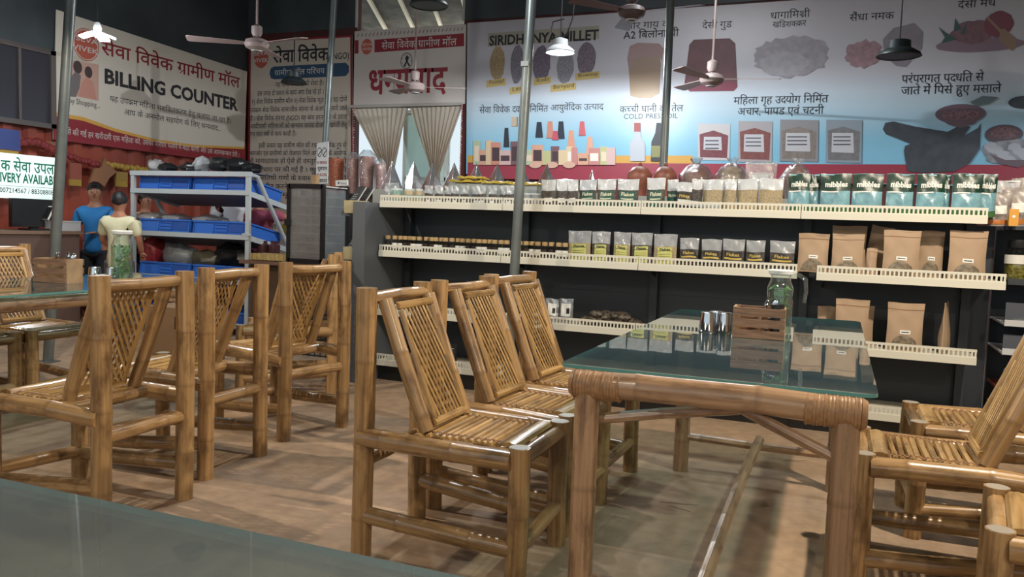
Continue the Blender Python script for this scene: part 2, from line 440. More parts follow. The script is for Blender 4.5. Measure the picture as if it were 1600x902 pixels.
# opening frame and lean-to roof of battens seen through it
pale = mat('pale_paint', '#b9b4ad', .6)
op = thing('opening_frame', 'pale metal frame of the open gap above the red-lettered thank-you banner', 'frame')
for a, bq in (((DX0, 3.66), (DX0, 4.3)), ((DX1, 3.66), (DX1, 4.3)), ((DX0, 4.16), (DX1, 4.2))):
    ob('frame_bar', tube([(a[0], YW - .02, a[1]), (bq[0], YW - .02, bq[1])], .018, 6), pale, parent=op)
thatch = mat('old_roof_sheet', '#5e574d', .8, noise=.45, nscale=5, bump=.6)
lean = thing('lean_to_roof', 'old grey lean-to roof on pale battens seen through the top opening', 'roof')
ob('roof_sheet', box((-5.6, 12.3, 4.45), (8.5, 6.0, .05), Matrix.Rotation(math.radians(-8), 3, 'X')), thatch, parent=lean)
batt = mat('pale_batten', '#e2d2b8', .6)
for i in range(14):
    x = -9.0 + i * .52
    ob('batten', box((x + .1, 12.25, 4.37), (.055, 5.8, .05), Matrix.Rotation(math.radians(-8), 3, 'X') @ Matrix.Rotation(.32, 3, 'Z')), batt, parent=lean)
struct('ground_outside', box((-4.5, 11.9, -.06), (12, 5, .1)), mat('outside_ground', '#c9c2b4', .9))
# glazed door leaf behind the curtains
dr = ob('door_1', [box((-5.37, YW + .2, 1.3), (.05, .04, 2.6)), box((-4.75, YW + .2, 1.3), (.06, .04, 2.6)), box((-5.06, YW + .2, 2.58), (.6, .04, .06)), box((-5.06, YW + .2, 1.72), (.6, .04, .05)), box((-5.06, YW + .2, .1), (.6, .04, .1))], mat('door_white', '#e6efe9', .5), kind='structure')
ob('door_glass', box((-5.06, YW + .2, 1.35), (.56, .01, 2.4)), clear('door_glass', '#dff2ea', milky=.45), parent=dr)
area_light('daylight_gap', (-5.0, 12.4, 1.4), (3.2, 2.2), 400, (.93, 1, .97), (math.radians(105), 0, 0))

# ------------------------------------------------------------------ banners
def ppm(P): return (V(P) - V((0, 0, CH))).dot(RZ) / FPX      # metres per photo pixel at a place
class Board:
    """a flat printed sheet on a known wall plane; prints lie a millimetre or two proud"""
    def __init__(s, name, label, axis, val, px, color, grad=None, cat='banner', th=.012):
        s.axis, s.val = axis, val; s.n = V((0, -1, 0)) if axis == 'y' else V((1, 0, 0)); s.k = 0; s.MM = {}
        q = [s.at(*p) for p in px]
        s.o = thing(name, label, cat, q[3])
        s.inv = -q[3]
        s.add('sheet', [prism([p + s.inv for p in q], -s.n * th)], color, raw=True)
    def at(s, x, y): return atY(x, y, s.val) if s.axis == 'y' else atX(x, y, s.val)
    def add(s, name, geos, m, raw=False):
        if not raw: s.k += 1
        o = ob(name, geos, m, parent=s.o, smooth=False); return o
    def lift(s): return s.n * (.0006 + .00014 * s.k) + s.inv
    def poly(s, name, px, m):
        off = s.lift(); return s.add(name, [flat_poly([s.at(*p) + off for p in px])], m)
    def polys(s, name, lists, m):
        if name != 'border_scribble': return [s.poly(name, px, m) for px in lists]
        off = s.lift(); return s.add(name, [flat_poly([s.at(*p) + off for p in px]) for px in lists], m)
    def ell(s, name, c, rx, ry, m, wob=0, n=28, ring=0):
        off = s.lift(); C = s.at(*c); sc = ppm(C); h = V((1, 0, 0)) if s.axis == 'y' else V((0, 1, 0))
        def pts(f): return [p + off for p in ellipse(C, h * rx * sc * f, V((0, 0, ry * sc * f)), n, wob, int(c[0]))]
        if ring:
            a, bq = pts(1), pts(1 - ring); return s.add(name, [(a + bq, [(i, (i + 1) % n, n + (i + 1) % n, n + i) for i in range(n)])], m)
        return s.add(name, [flat_poly(pts(1))], m)
    def text(s, t, p0, p1, hpx, m, bold=0, name='lettering', level=True):
        a, bq = s.at(*p0), s.at(*p1)
        if level: bq.z = a.z
        return s.add(name, [text_geo(t, a, bq, hpx * ppm(a), off=s.lift(), bold=bold)], m)
INK = mat('ink_black', '#2b2a30', .5); RED = mat('ink_red', '#8f2832', .5); WHT = mat('ink_white', '#d9d4cf', .5)
BLU = mat('ink_blue', '#34506b', .5); GOLD = mat('ink_gold', '#d9a54a', .5); SALM = mat('ink_salmon', '#c0614f', .5)
def vgrad(name, stops, rough=.35):
    m = mat(name, '#ffffff', rough); nt = m.node_tree; b = nt.nodes['Principled BSDF']
    tc = nt.nodes.new('ShaderNodeTexCoord'); sp = nt.nodes.new('ShaderNodeSeparateXYZ'); rp = nt.nodes.new('ShaderNodeValToRGB')
    mr = nt.nodes.new('ShaderNodeMapRange'); z0, z1 = stops[0][0], stops[-1][0]
    mr.inputs[1].default_value = z0; mr.inputs[2].default_value = z1
    nt.links.new(tc.outputs['Object'], sp.inputs[0]); nt.links.new(sp.outputs[2], mr.inputs[0]); nt.links.new(mr.outputs[0], rp.inputs[0]); nt.links.new(rp.outputs[0], b.inputs['Base Color'])
    es = rp.color_ramp.elements
    while len(es) < len(stops): es.new(.5)
    for i, (z, c) in enumerate(stops): es[i].position = (z - z0) / (z1 - z0); es[i].color = lin(c)
    nz = nt.nodes.new('ShaderNodeTexNoise'); nz.inputs['Scale'].default_value = 1.6; nz.inputs['Detail'].default_value = 3
    bp = nt.nodes.new('ShaderNodeBump'); bp.inputs['Strength'].default_value = .12; bp.inputs['Distance'].default_value = .03
    nt.links.new(tc.outputs['Object'], nz.inputs['Vector']); nt.links.new(nz.outputs[0], bp.inputs['Height']); nt.links.new(bp.outputs[0], b.inputs['Normal'])
    return m
# banner 1, billing counter, on the red wall
b1 = Board('billing_banner', 'long cream banner reading BILLING COUNTER hung on the red corrugated wall', 'x', XL + .06,
           [(83, 218), (381, 257), (386, 112), (88, 15)], mat('banner_cream', '#d8d0c2', .4, bump=.1, nscale=2))
b1.poly('gold_wave', [(83, 175), (130, 183), (180, 201), (240, 217), (300, 226), (382, 230), (382, 240), (83, 212)], GOLD)
b1.poly('red_band', [(83, 181), (130, 189), (180, 206), (240, 221), (300, 230), (382, 233), (381, 257), (83, 218)], RED)
b1.poly('photo_panel', [(100, 92), (154, 101), (154, 158), (100, 147)], mat('photo_pink', '#c9a394', .5))
b1.ell('photo_head', (121, 105), 8, 10, mat('photo_dark', '#4a3d3c', .5)); b1.ell('photo_head', (138, 113), 7, 9, MATS['photo_dark'])
b1.poly('photo_figure', [(103, 150), (108, 122), (118, 112), (126, 118), (124, 138), (118, 152)], mat('photo_grey', '#77706e', .5))
b1.poly('photo_figure', [(122, 150), (128, 128), (136, 120), (145, 128), (151, 156)], mat('photo_rose', '#c98f7f', .5))
b1.ell('logo_disc', (134, 70), 21, 22, SALM); b1.ell('logo_ring', (134, 70), 24, 25, SALM, ring=.06)
b1.text('SEVA', (118, 62), (152, 66), 11, WHT, .01); b1.text('VIVEK', (113, 76), (153, 82), 12, WHT, .01)
b1.text('सेवा विवेक ग्रामीण मॉल', (158, 84), (374, 140), 30, RED, .012)
b1.text('BILLING COUNTER', (162, 129), (370, 179), 31, INK, .036)
b1.text('यह उपक्रम महिला सशक्तिकरण हेतु चलाया जा रहा है।', (171, 158), (361, 199), 13, INK)
b1.text('आप के अनमोल सहयोग के लिए धन्यवाद...', (193, 179), (346, 211), 13, INK)
b1.text('से की गई हर खरीदारी एक महिला को, उसका परिवार चलाने में मदद करेगी और उसे आत्मसम्मान देगी ।', (104, 210), (374, 254), 13, WHT)
b1.text('Happy Shopping...', (92, 158), (156, 170), 13, INK)
# banner 2, about the NGO
b2 = Board('story_banner', 'tall cream text banner with SEVA VIVEK disc and NGO heading in the wall corner', 'y', YW - .04,
           [(386, 420), (552, 420), (550, 55), (389, 64)], mat('banner_beige', '#cbbfb0', .4, bump=.1, nscale=2))
b2.polys('red_border', [[(386, 420), (389, 420), (392, 64), (389, 64)], [(549, 420), (552, 420), (550, 55), (547, 55)], [(389, 67), (550, 58), (550, 55), (389, 64)]], RED)
b2.ell('logo_disc', (408, 90), 14, 16, SALM); b2.text('SEVA', (397, 87), (418, 86), 9, WHT, .01); b2.text('VIVEK', (396, 98), (419, 97), 9, WHT, .01)
b2.text('सेवा विवेक', (426, 98), (514, 93), 28, INK, .018); b2.text('(NGO)', (516, 93), (546, 91), 14, INK, .01)
b2.poly('blue_pill', [(421, 115), (423, 107), (428, 104), (540, 98), (545, 103), (545, 113), (540, 119), (428, 124), (423, 122)], BLU)
b2.text('ग्रामीण मॉल परिचय', (429, 118), (507, 115), 12, WHT)
for t, x0, x1, y in [('यह राष्ट्र के लिए की सेवा है।', 430, 506, 136), ('इस जगह दो प्रकार के कार्य आप देख रहे हो ।', 402, 506, 150),
                     ('१) सेवा विवेक ग्रामीण मॉल २) सेवा विवेक फूड मॉल यह दोनों', 393, 542, 163), ('उपक्रम सेवा विवेक सामाजीक संस्था के अंतर्गत चलाये जाते', 391, 542, 176),
                     ('है । सेवा विवेक संस्था (NGO) यह बांस हस्तकला के द्वारा', 391, 542, 189), ('आदीवासी महिलाओं को सन्मान जनक रोजगार प्राप्ती हेतू', 391, 542, 201),
                     ('गत सात वर्षों से कार्य करती है।', 391, 463, 213), ('इसी प्रकार यह ग्रामीण मॉल की रचना आर्थिक रूप से', 404, 541, 231),
                     ('कमजोर एवं ग्रामीणो को रोजगार मिले अपीतु उनके आरोग्य', 390, 541, 243), ('से मायादायक हो ऐसे ही वस्तूयेयहा विक्री से', 390, 541, 255),
                     ('विचारधारा पर की गई है । यह फूड कोर्ट में', 390, 541, 268), ('रूपी अतिथी गणों के स्वास्थ को ध्यान में', 390, 541, 281),
                     ('तत्कालीन करने का प्रयास है', 390, 500, 294), ('मूगी पुर्ण रचना', 441, 520, 308), ('संपुर्णतः हमारा', 448, 520, 332), ('अनमोल है यह', 443, 520, 345), ('सहारा एक नए', 412, 500, 357)]:
    b2.text(t, (x0, y), (x1, y), 10.5, INK)
# banner 3, thank you
b3 = Board('thanks_banner', 'square off-white banner with big red thank-you lettering above the curtained doorway', 'y', YW - .05,
           [(552, 165), (726, 162), (728, 38), (554, 49)], mat('banner_white', '#cfc6be', .4, bump=.12, nscale=2))
b3.poly('red_bar', [(585, 62), (725, 52), (725, 72), (585, 82)], RED); b3.poly('red_bar', [(554, 63), (560, 62.6), (560, 83.5), (554, 84)], RED)
b3.text('सेवा विवेक ग्रामीण मॉल', (596, 77), (713, 72), 16, WHT)
b3.ell('logo_disc', (573, 73), 10, 12, SALM); b3.text('SEVA', (566, 72), (581, 71), 6, WHT); b3.text('VIVEK', (566, 79), (581, 78), 6, WHT)
b3.ell('emblem_ring', (635, 95), 10.5, 12.5, INK, ring=.09); b3.poly('emblem_figure', [(630, 104), (634, 96), (633, 90), (636, 86), (639, 90), (637, 96), (641, 103), (638, 103), (635.5, 98), (633, 104)], INK)
for k in range(7):
    a = k / 7 * math.pi * 2; b3.ell('emblem_dot', (635 + 7.4 * math.cos(a), 95 + 9 * math.sin(a)), .8, .8, INK, n=8)
b3.text('धन्यवाद', (575, 147), (697, 143), 56, RED, .02)
b3.polys('border_scribble', [[(x, 57 - (x - 556) * .06), (x + 2.5, 52 - (x - 556) * .06), (x + 3.5, 53 - (x - 556) * .06), (x + 1.5, 58 - (x - 556) * .06)] for x in range(558, 722, 6)], mat('scribble', '#8d8079', .6))['kind'] = 'stuff'
# banner 4, the long food banner
oz = b1.o.location.z
L4 = [(728, 272), (1700, 296), (1700, -32), (730, 36)]
zt = atY(730, 36, YW - .04).z
b4 = Board('food_banner', 'very long pale blue food banner covering the back wall above the goods rack', 'y', YW - .04,
           [(728, 272), (1720, 296), (1720, -33), (730, 36)], vgrad('banner_sky', [(-1.9, '#7fbcd8'), (-1.45, '#8cc3dc'), (-1.1, '#b9cfdc'), (-.75, '#c9c8d0'), (0.3, '#bcb6bb')]))
def band(y0, y1, m, nm, xe=1719):      # a level stripe between two heights
    P0, P1 = atY(731, y0, YW - .04), atY(731, y1, YW - .04); off = b4.lift(); xr = b4.at(xe, 200).x
    b4.add(nm, [quad(V((P0.x, P0.y, P1.z)) + off, V((xr, P0.y, P1.z)) + off, V((xr, P0.y, P0.z)) + off, P0 + off)], m)
band(243, 259, GOLD, 'gold_stripe', 1085); band(254, 279, mat('banner_red', '#a03a4a', .45), 'red_stripe')
b4.poly('heading_panel', [(762, 73), (936, 61), (936, 40), (762, 52)], mat('tan_panel', '#a9a394', .5))
b4.text('SIRIDHANYA MILLET', (764, 71), (935, 57), 21, INK, .03)
grain = {}
def grainmat(n, a, bb): return mat('grain_' + n, a, .6, noise=.5, nscale=55, col2=bb)
for nm, c, rx, ry, m in [('yellow', (777, 99), 13, 26, grainmat('yellow', '#b8a078', '#8e7c60')), ('grey', (808, 100), 11, 30, grainmat('grey', '#8d8791', '#6e6a76')),
                         ('plum', (846, 100), 15, 28, grainmat('plum', '#857786', '#5c5264')), ('pale', (883, 104), 14, 26, grainmat('pale', '#9a98a0', '#7b7a82')), ('mauve', (916, 92), 15, 26, grainmat('mauve', '#8a7d88', '#655a68'))]:
    b4.ell('grain_print', c, rx, ry, m, wob=.06)
yl = mat('yellow_tag', '#c8b070', .5)
for t, x0, x1, y in [('Foxtail', 761, 789, 132), ('Little', 797, 824, 143), ('Kodo', 835, 860, 129), ('Barnyard', 861, 899, 139), ('Browntop', 900, 936, 121)]:
    s = -.07 * 1.0
    b4.poly('yellow_tag', [(x0 - 1, y + 5), (x1 + 1, y + 1), (x1 + 1, y - 10), (x0 - 1, y - 6)], yl); b4.text(t, (x0 + 3, y), (x1 - 2, y - 3), 9, INK, level=False)
for t, x0, x1, y, h, bo in [('गीर गाय का', 979, 1052, 46, 15, 0), ('A2 बिलोना घी', 974, 1060, 61, 16, .01), ('देसी गुड', 1097, 1143, 45, 15, 0), ('धागामिश्री', 1203, 1265, 30, 16, 0), ('खडिशक्कर', 1207, 1259, 43, 13, 0),
                            ('सैंधा नमक', 1327, 1396, 33, 16, 0), ('देसी मध', 1496, 1555, 13, 17, 0), ('सेवा विवेक द्वारा निर्मित', 749, 856, 177, 15, 0), ('आयुर्वेदिक उत्पाद', 860, 943, 173, 14, 0),
                            ('कच्ची घानी का तेल', 968, 1067, 176, 15, 0), ('COLD PRESS OIL', 974, 1059, 186, 11, 0), ('महिला गृह उद्योग निर्मित', 1146, 1293, 163, 17, 0),
                            ('अचार, पापड एवं चटनी', 1152, 1286, 180, 17, 0), ('परंपरागत पद्धति से', 1408, 1536, 130, 19, 0), ('जाते में पिसे हुए मसाले', 1407, 1563, 148, 19, 0)]:
    b4.text(t, (x0, y), (x1, y), h, INK, bo)
# ghee jar, jaggery, rock sugar, salt, honey
b4.poly('jar_print', [(985, 150), (982, 100), (986, 88), (1030, 88), (1033, 100), (1030, 146), (1018, 153), (998, 153)], vgrad('ghee', [(-2.0, '#d0ad54'), (-1.2, '#b5986a'), (-.6, '#9c8778')]))
b4.poly('jar_cloth_print', [(982, 104), (980, 92), (984, 72), (996, 67), (1030, 68), (1037, 76), (1034, 96), (1030, 88), (990, 92), (992, 102)], mat('jar_cloth', '#a08684', .6))
b4.poly('jaggery_print', [(1069, 134), (1077, 70), (1084, 62), (1140, 60), (1149, 68), (1152, 136), (1146, 142), (1078, 143)], mat('jaggery', '#6b4248', .5, noise=.2, nscale=8))
b4.poly('jaggery_edge_print', [(1069, 136), (1078, 130), (1150, 128), (1152, 136), (1146, 142), (1078, 143)], mat('jaggery_edge', '#7c3446', .5))
b4.ell('sugar_print', (1237, 88), 56, 32, mat('sugar_print', '#a5a0a8', .5, noise=.2, nscale=12), wob=.14, n=40)
b4.ell('sugar_print', (1225, 100), 38, 18, mat('sugar_print2', '#b0acb3', .5, noise=.15, nscale=16), wob=.12, n=30)
b4.ell('salt_print', (1348, 84), 27, 21, mat('salt_pink', '#ab8a92', .5, noise=.25, nscale=20), wob=.16, n=26)
b4.poly('salt_block_print', [(1379, 62), (1396, 44), (1428, 36), (1442, 50), (1440, 76), (1415, 105), (1400, 103), (1382, 88)], mat('salt_block', '#928b95', .5, noise=.1, nscale=10))
b4.ell('honey_plate_print', (1530, 70), 62, 11, mat('honey_plate', '#8f7a86', .5), wob=.03)
b4.ell('honey_print', (1520, 50), 30, 18, mat('honey_amber', '#8a6a72', .5, noise=.2, nscale=15), wob=.1)
b4.ell('fruit_print', (1560, 38), 20, 20, mat('fruit_red', '#86525e', .5), wob=.04)
for k in range(4): b4.ell('dipper_print', (1567 + k * 5, 56 + k * 4), 5, 11, mat('dipper', '#9a8270', .5))
b4.poly('dipper_handle_print', [(1540, 28), (1543, 26), (1570, 52), (1566, 55)], MATS['dipper'])
for a, bb, c in [((1487, 58), (1466, 42), (1478, 62)), ((1495, 62), (1470, 68), (1480, 52)), ((1490, 50), (1492, 28), (1502, 45)), ((1500, 52), (1512, 34), (1505, 56))]:
    b4.poly('leaf_print', [a, bb, c], mat('leaf_print', '#4d6562', .5))
# product pictures: pouches
for (x0, x1, y0, y1, top, body) in [(1090, 1140, 194, 250, '#c7c3c4', '#7f4148'), (1153, 1206, 190, 253, '#a9a3a6', '#88504c'), (1218, 1278, 188, 252, '#8f8d90', '#8b8079'), (1290, 1346, 188, 254, '#8d99a3', '#7f7d80')]:
    b4.poly('pouch_print', [(x0, y1), (x1, y1 + 1), (x1 + 1, y0), (x0 + 1, y0 - 1)], mat('pp' + top, top, .5))
    b4.poly('pouch_print', [(x0 + 4, y1 - 4), (x1 - 4, y1 - 3), (x1 - 2, y0 + 18), ((x0 + x1) / 2, y0 + 10), (x0 + 3, y0 + 16)], mat('pb' + body, body, .5, noise=.2, nscale=25))
    b4.poly('pouch_label_print', [(x0 + 9, y1 - 16), (x1 - 12, y1 - 15), (x1 - 13, y0 + 20), (x0 + 10, y0 + 20)], mat('plabel', '#c5c4c8', .5))
    b4.polys('pouch_line_print', [[(x0 + 12, y0 + 25 + 6 * k), (x1 - 17, y0 + 25 + 6 * k), (x1 - 17, y0 + 27 + 6 * k), (x0 + 12, y0 + 27 + 6 * k)] for k in range(3)], mat('pline', '#5a5460', .5))
# mortar, pestle, bowls
stone = mat('stone_print', '#4b5058', .5, noise=.3, nscale=9)
b4.poly('mortar_print', [(1412, 236), (1414, 228), (1425, 224), (1480, 222), (1510, 210), (1528, 200), (1532, 192), (1531, 232), (1515, 255), (1490, 268), (1440, 270), (1418, 268), (1414, 250)], stone)
b4.poly('pestle_print', [(1379, 202), (1383, 192), (1396, 190), (1430, 198), (1480, 206), (1500, 196), (1516, 198), (1504, 215), (1470, 226), (1425, 226), (1400, 216), (1384, 210)], mat('pestle_print', '#474c54', .5, noise=.25, nscale=12))
b4.ell('bowl_print', (1500, 178), 35, 15, mat('bowl_print', '#6b5963', .5)); b4.ell('bowl_food_print', (1500, 180), 26, 8, grainmat('spice', '#8d6c70', '#5b4850'), wob=.1)
b4.poly('bowl_side_print', [(1466, 180), (1480, 194), (1500, 200), (1522, 194), (1535, 180), (1510, 192), (1490, 192)], MATS['bowl_print'])
b4.ell('bowl_print', (1568, 210), 26, 15, mat('bowl_print2', '#5d4c57', .5)); b4.ell('bowl_food_print', (1568, 208), 19, 9, MATS['grain_spice'], wob=.1)
b4.ell('garlic_bowl_print', (1580, 238), 40, 20, mat('garlic', '#9a9da5', .5, noise=.45, nscale=14), wob=.1)
for k in range(9): b4.ell('clove_print', (1548 + k * 9 % 70, 228 + (k * 7) % 26), 9, 6, mat('clove', '#aeb2ba', .5), wob=.15, n=12)
b4.poly('garlic_rim_print', [(1545, 240), (1560, 256), (1590, 262), (1615, 252), (1618, 240), (1600, 250), (1570, 250)], MATS['bowl_print'])
b4.ell('bowl_print', (1600, 160), 22, 10, stone); b4.poly('leaf_sprig_print', [(1515, 160), (1535, 150), (1560, 152), (1545, 162), (1525, 166)], mat('sprig', '#6d7b80', .5))
# oil bottles and the crowd of care products
b4.poly('bottle_print', [(985, 252), (984, 224), (991, 214), (992, 206), (1001, 206), (1002, 214), (1008, 224), (1008, 252)], mat('oil_clear', '#bfc4cc', .5)); b4.poly('bottle_cap_print', [(991, 206), (991, 192), (1001, 192), (1001, 206)], mat('cap_red', '#a8504f', .5))
b4.poly('bottle_print', [(1017, 252), (1018, 222), (1024, 208), (1026, 192), (1033, 192), (1035, 208), (1040, 222), (1040, 252)], mat('oil_dark', '#34363c', .5)); b4.poly('bottle_label_print', [(1018, 246), (1039, 246), (1039, 228), (1018, 228)], mat('oil_lab', '#8d8a55', .5))
rnd = random.Random(4)
pal = ['#d9a58c', '#c98b84', '#c2c08c', '#e0c7a0', '#d68f7d', '#d8b6b0', '#b8c4a4', '#7d5a62']
for (x, y, ww, hh, c) in [(792, 200, 9, 30, '#33363e'), (843, 191, 12, 24, '#2e3442'), (860, 190, 12, 26, '#c98a78'), (877, 190, 12, 27, '#2e3442'), (893, 204, 12, 30, '#d99a80'), (922, 214, 12, 28, '#dca58a'), (868, 205, 11, 14, '#c25868'), (910, 190, 11, 22, '#c9626a')]:
    b4.poly('bottle_print', [(x - ww / 2, y + hh), (x + ww / 2, y + hh), (x + ww * .3, y), (x - ww * .3, y)], mat('pr' + c, c, .5))
x = 740
while x < 950:
    ww = rnd.uniform(9, 19); h0 = rnd.uniform(218, 236) if x < 820 else rnd.uniform(226, 240); c = rnd.choice(pal)
    b4.poly('carton_print', [(x, 258), (x + ww, 258), (x + ww, h0), (x, h0)], mat('pr' + c, c, .5))
    if rnd.random() < .6: b4.poly('carton_label_print', [(x + 2, 252), (x + ww - 2, 252), (x + ww - 2, h0 + 8), (x + 2, h0 + 8)], mat('pr2' + c, rnd.choice(['#e6d3b8', '#efe6da', '#4e3c40', '#d8c7ae']), .5))
    x += ww + rnd.uniform(-3, 1)
for x in (837, 863, 890): b4.ell('soap_print', (x, 258), 10, 5, mat('soap', '#d9b09a', .5))
for i, (px, z0) in enumerate([(1284, 0)]): pass
# delivery sign, a light box on the red wall
b5 = Board('delivery_sign', 'backlit white DELIVERY AVAILABLE sign with green letters on the red wall', 'x', XL + .22,
           [(-75, 305), (99, 314.5), (99, 248), (-75, 231)], mat('lightbox', '#e4fbf4', .3, emit=.55), cat='sign', th=.08)
GRN = mat('ink_green', '#157a5c', .5)
b5.text('क सेवा उपलब्ध', (1, 266), (101, 277), 25, GRN, .014); b5.text('DELIVERY AVAILABLE', (-24, 282), (94, 292), 21, GRN, .03); b5.text('9007214567 / 8830880865', (-6, 300), (92, 306.5), 11, INK, .01)
b5.poly('rule_line', [(-60, 286), (98, 295), (98, 295.7), (-60, 286.7)], mat('rule', '#7fb5a5', .5))

# ================================================================== BAMBOO CHAIRS
def half_strip(p0, p1, w, t, up=(0, 0, 1)):
    """a split-bamboo strip: flat below, domed above"""
    p0, p1 = V(p0), V(p1); d = (p1 - p0).normalized(); up = V(up); up = (up - d * up.dot(d)).normalized(); s = d.cross(up)
    prof = [(-w / 2, 0), (-w * .36, t * .7), (0, t), (w * .36, t * .7), (w / 2, 0)]; n = 5
    vs = [p + s * a + up * b for p in (p0, p1) for a, b in prof]; Ln = (p1 - p0).length
    uv = [(.02 + a + w / 2, q) for q in (0, Ln) for a, b in prof]
    fs = [(k, k + 1, k + 1 + n, k + n) for k in range(n - 1)] + [(0, n, 2 * n - 1, n - 1), tuple(range(n - 1, -1, -1)), tuple(range(n, 2 * n))]
    return vs, fs, uv
def make_chair(seed, label):
    t = thing('bamboo_chair', label, 'chair', group='bamboo dining chairs'); D, Wd, H = .57, .2, .925; r = random.Random(seed)
    j = lambda a=.004: r.uniform(-a, a)
    for k, s in enumerate((-1, 1)):
        ob('leg', culm((j(), s * Wd, 0), (j(), s * Wd, H), .036, seed * 5 + k), BAM, t)
        ob('leg', culm((D + j(), s * Wd, 0), (D + j(), s * Wd, .455), .035, seed * 5 + k + 2), BAM, t)
        ob('leg_end', lathe([(.012, .4555), (.021, .4562), (.031, .4558)], 12, (D, s * Wd, 0), close=True), mat('bamboo_end', '#9a9184', .5), t)
        ob('side_rail', culm((-.01, s * (Wd + .012), .418 + j()), (D - .02, s * (Wd + .012), .415 + j()), .033, seed * 5 + k + 4, bow=.008), BAM, t)
        ob('side_stretcher', culm((0, s * Wd, .155 + j(.01)), (D, s * Wd, .115 + j(.01)), .030, seed * 5 + k + 6, bow=.008), BAM, t)
        # leaning side culm of the backrest
        ob('backrest_culm', culm((.045, s * .155, .885), (.215, s * .150, .45), .026, seed * 5 + k + 8, bow=.003), BAM, t)
        ob('backrest_frame', half_strip((.078, s * .112, .845), (.222, s * .108, .485), .026, .012, (1, 0, .3)), BAMS, t)
    ob('front_rail', [culm((D - .0, -Wd, .415), (D - .0, Wd, .415), .028, seed * 5 + 11)], BAM, t)
    ob('front_plank', half_strip((D - .048, -Wd + .03, .442), (D - .048, Wd - .03, .442), .06, .016), BAMS, t)
    ob('seat_back_rail', culm((.2, -Wd, .425), (.2, Wd, .425), .026, seed * 5 + 17), BAM, t)
    ob('top_rail', culm((.008, -Wd + .01, .888), (.008, Wd - .01, .888), .023, seed * 5 + 13), BAM, t)
    ob('back_stretcher', culm((0, -Wd, .33 + j(.012)), (0, Wd, .33 + j(.012)), .026, seed * 5 + 14), BAM, t)
    ob('front_stretcher', culm((D, -Wd, .12), (D, Wd, .145), .026, seed * 5 + 15), BAM, t)
    ob('backrest_cross_piece', half_strip((.072, -.125, .862), (.072, .125, .862), .03, .014, (1, 0, .3)), BAMS, t)
    ob('backrest_cross_piece', half_strip((.226, -.125, .475), (.226, .125, .475), .03, .014, (1, 0, .3)), BAMS, t)
    # seat slats across the seat, tied with cane near both ends
    n = 12; x0, x1 = .205, D - .09
    for k in range(n):
        x = x0 + (x1 - x0) * k / (n - 1)
        ob('seat_slat', half_strip((x + j(), -Wd + .028, .438 + j(.0015)), (x + j(), Wd - .028, .438 + j(.0015)), (x1 - x0) / (n - 1) * r.uniform(.76, .9), .012), BAMS, t)
    for s in (-1, 1):
        g = []
        for k in range(n):
            x = x0 + (x1 - x0) * k / (n - 1); y = s * (Wd - .058)
            g.append(tube([(x - .013, y - .010, .4465), (x, y, .4515), (x + .013, y + .010, .4465)], .0018, 5)); g.append(tube([(x - .013, y + .010, .4465), (x, y, .4528), (x + .013, y - .010, .4465)], .0018, 5))
        ob('cane_binding', g, CANE, t, kind='stuff')
    # lattice: split strips in two crossing layers between the frame pieces
    T = V((.075, 0, .85)); B = V((.224, 0, .48)); ax = (B - T); nrm = V((ax.z, 0, -ax.x)).normalized() * -1
    if nrm.x < 0: nrm = -nrm
    def clip(u0, v0, u1, v1):
        # clip a segment to the panel u in [-.1,.1], v in [0,1]
        a, bq = 0., 1.; du, dv = u1 - u0, v1 - v0
        for p, q in ((-du, u0 + .1), (du, .1 - u0), (-dv, v0), (dv, 1 - v0)):
            if abs(p) < 1e-9:
                if q < 0: return None
            else:
                tt = q / p
                if p < 0: a = max(a, tt)
                else: bq = min(bq, tt)
        return (u0 + du * a, v0 + dv * a, u0 + du * bq, v0 + dv * bq) if bq - a > .02 else None
    for lay, sl in ((0, .05), (1, -.13)):
        for k in range(-3, 11):
            u = -.1 + k * .0252 + (.003 if lay else 0)
            c = clip(u - sl, 0, u + sl, 1)
            if not c or abs(c[3] - c[1]) < .07: continue
            off = nrm * (.004 if lay == 0 else -.003)
            p = T + ax * c[1] + V((0, c[0], 0)) + off; q = T + ax * c[3] + V((0, c[2], 0)) + off
            ob('lattice_strip', half_strip(p, q, .012 if lay == 0 else .0095, .003, nrm), BAMS, t)
    return t
protos = [make_chair(3, 'x'), make_chair(11, 'x')]
chairs = [ # x, y(centre of the back), heading, label
    (-1.462, 2.55, 0, 'bamboo chair nearest the camera, left of the right-hand glass table, all front legs in view'),
    (-1.450, 3.09, -.07, 'middle bamboo chair of three along the left side of the right-hand glass table'),
    (-1.450, 3.625, -.10, 'bamboo chair farthest from the camera on the left side of the right-hand table'),
    (-2.402, 2.31, math.pi, 'big bamboo chair seen from behind beside the green-edged left table, closest to the foreground glass'),
    (-2.525, 2.945, math.pi + .07, 'second bamboo chair from behind, between the closest one and the one by the display case'),
    (-2.555, 3.605, math.pi - .24, 'third bamboo chair from behind, its back below the black display case'),
    (.690, 3.04, math.pi, 'bamboo chair on the right of the glass table, its seat touching the thick table leg'),
    (.900, 3.65, math.pi, 'far bamboo chair on the right side, seat in front of the lowest shelf lip'),
    (1.000, 2.36, math.pi - .14, 'bamboo chair cut by the lower right corner, front corner towards the camera'),
    (-4.84, 2.98, 0, 'bamboo chair across the left table, back rising behind the left wooden caddy'),
    (-4.84, 3.48, 0, 'bamboo chair across the left table, beside the steel tumblers at its far corner'),
    (-4.84, 2.50, 0, 'bamboo chair across the left table, cut by the left edge'),
    (-3.12, 4.62, math.pi + .5, 'bamboo chair standing alone behind the left row, its rail seen between two chair backs'),
]
for i, (x, y, rz, lb) in enumerate(chairs):
    if i < 2: protos[i].location = (x, y, 0); protos[i].rotation_euler = (0, 0, rz); protos[i]['label'] = lb
    else: clone(protos[i % 2], lb, (x, y, 0), rz)

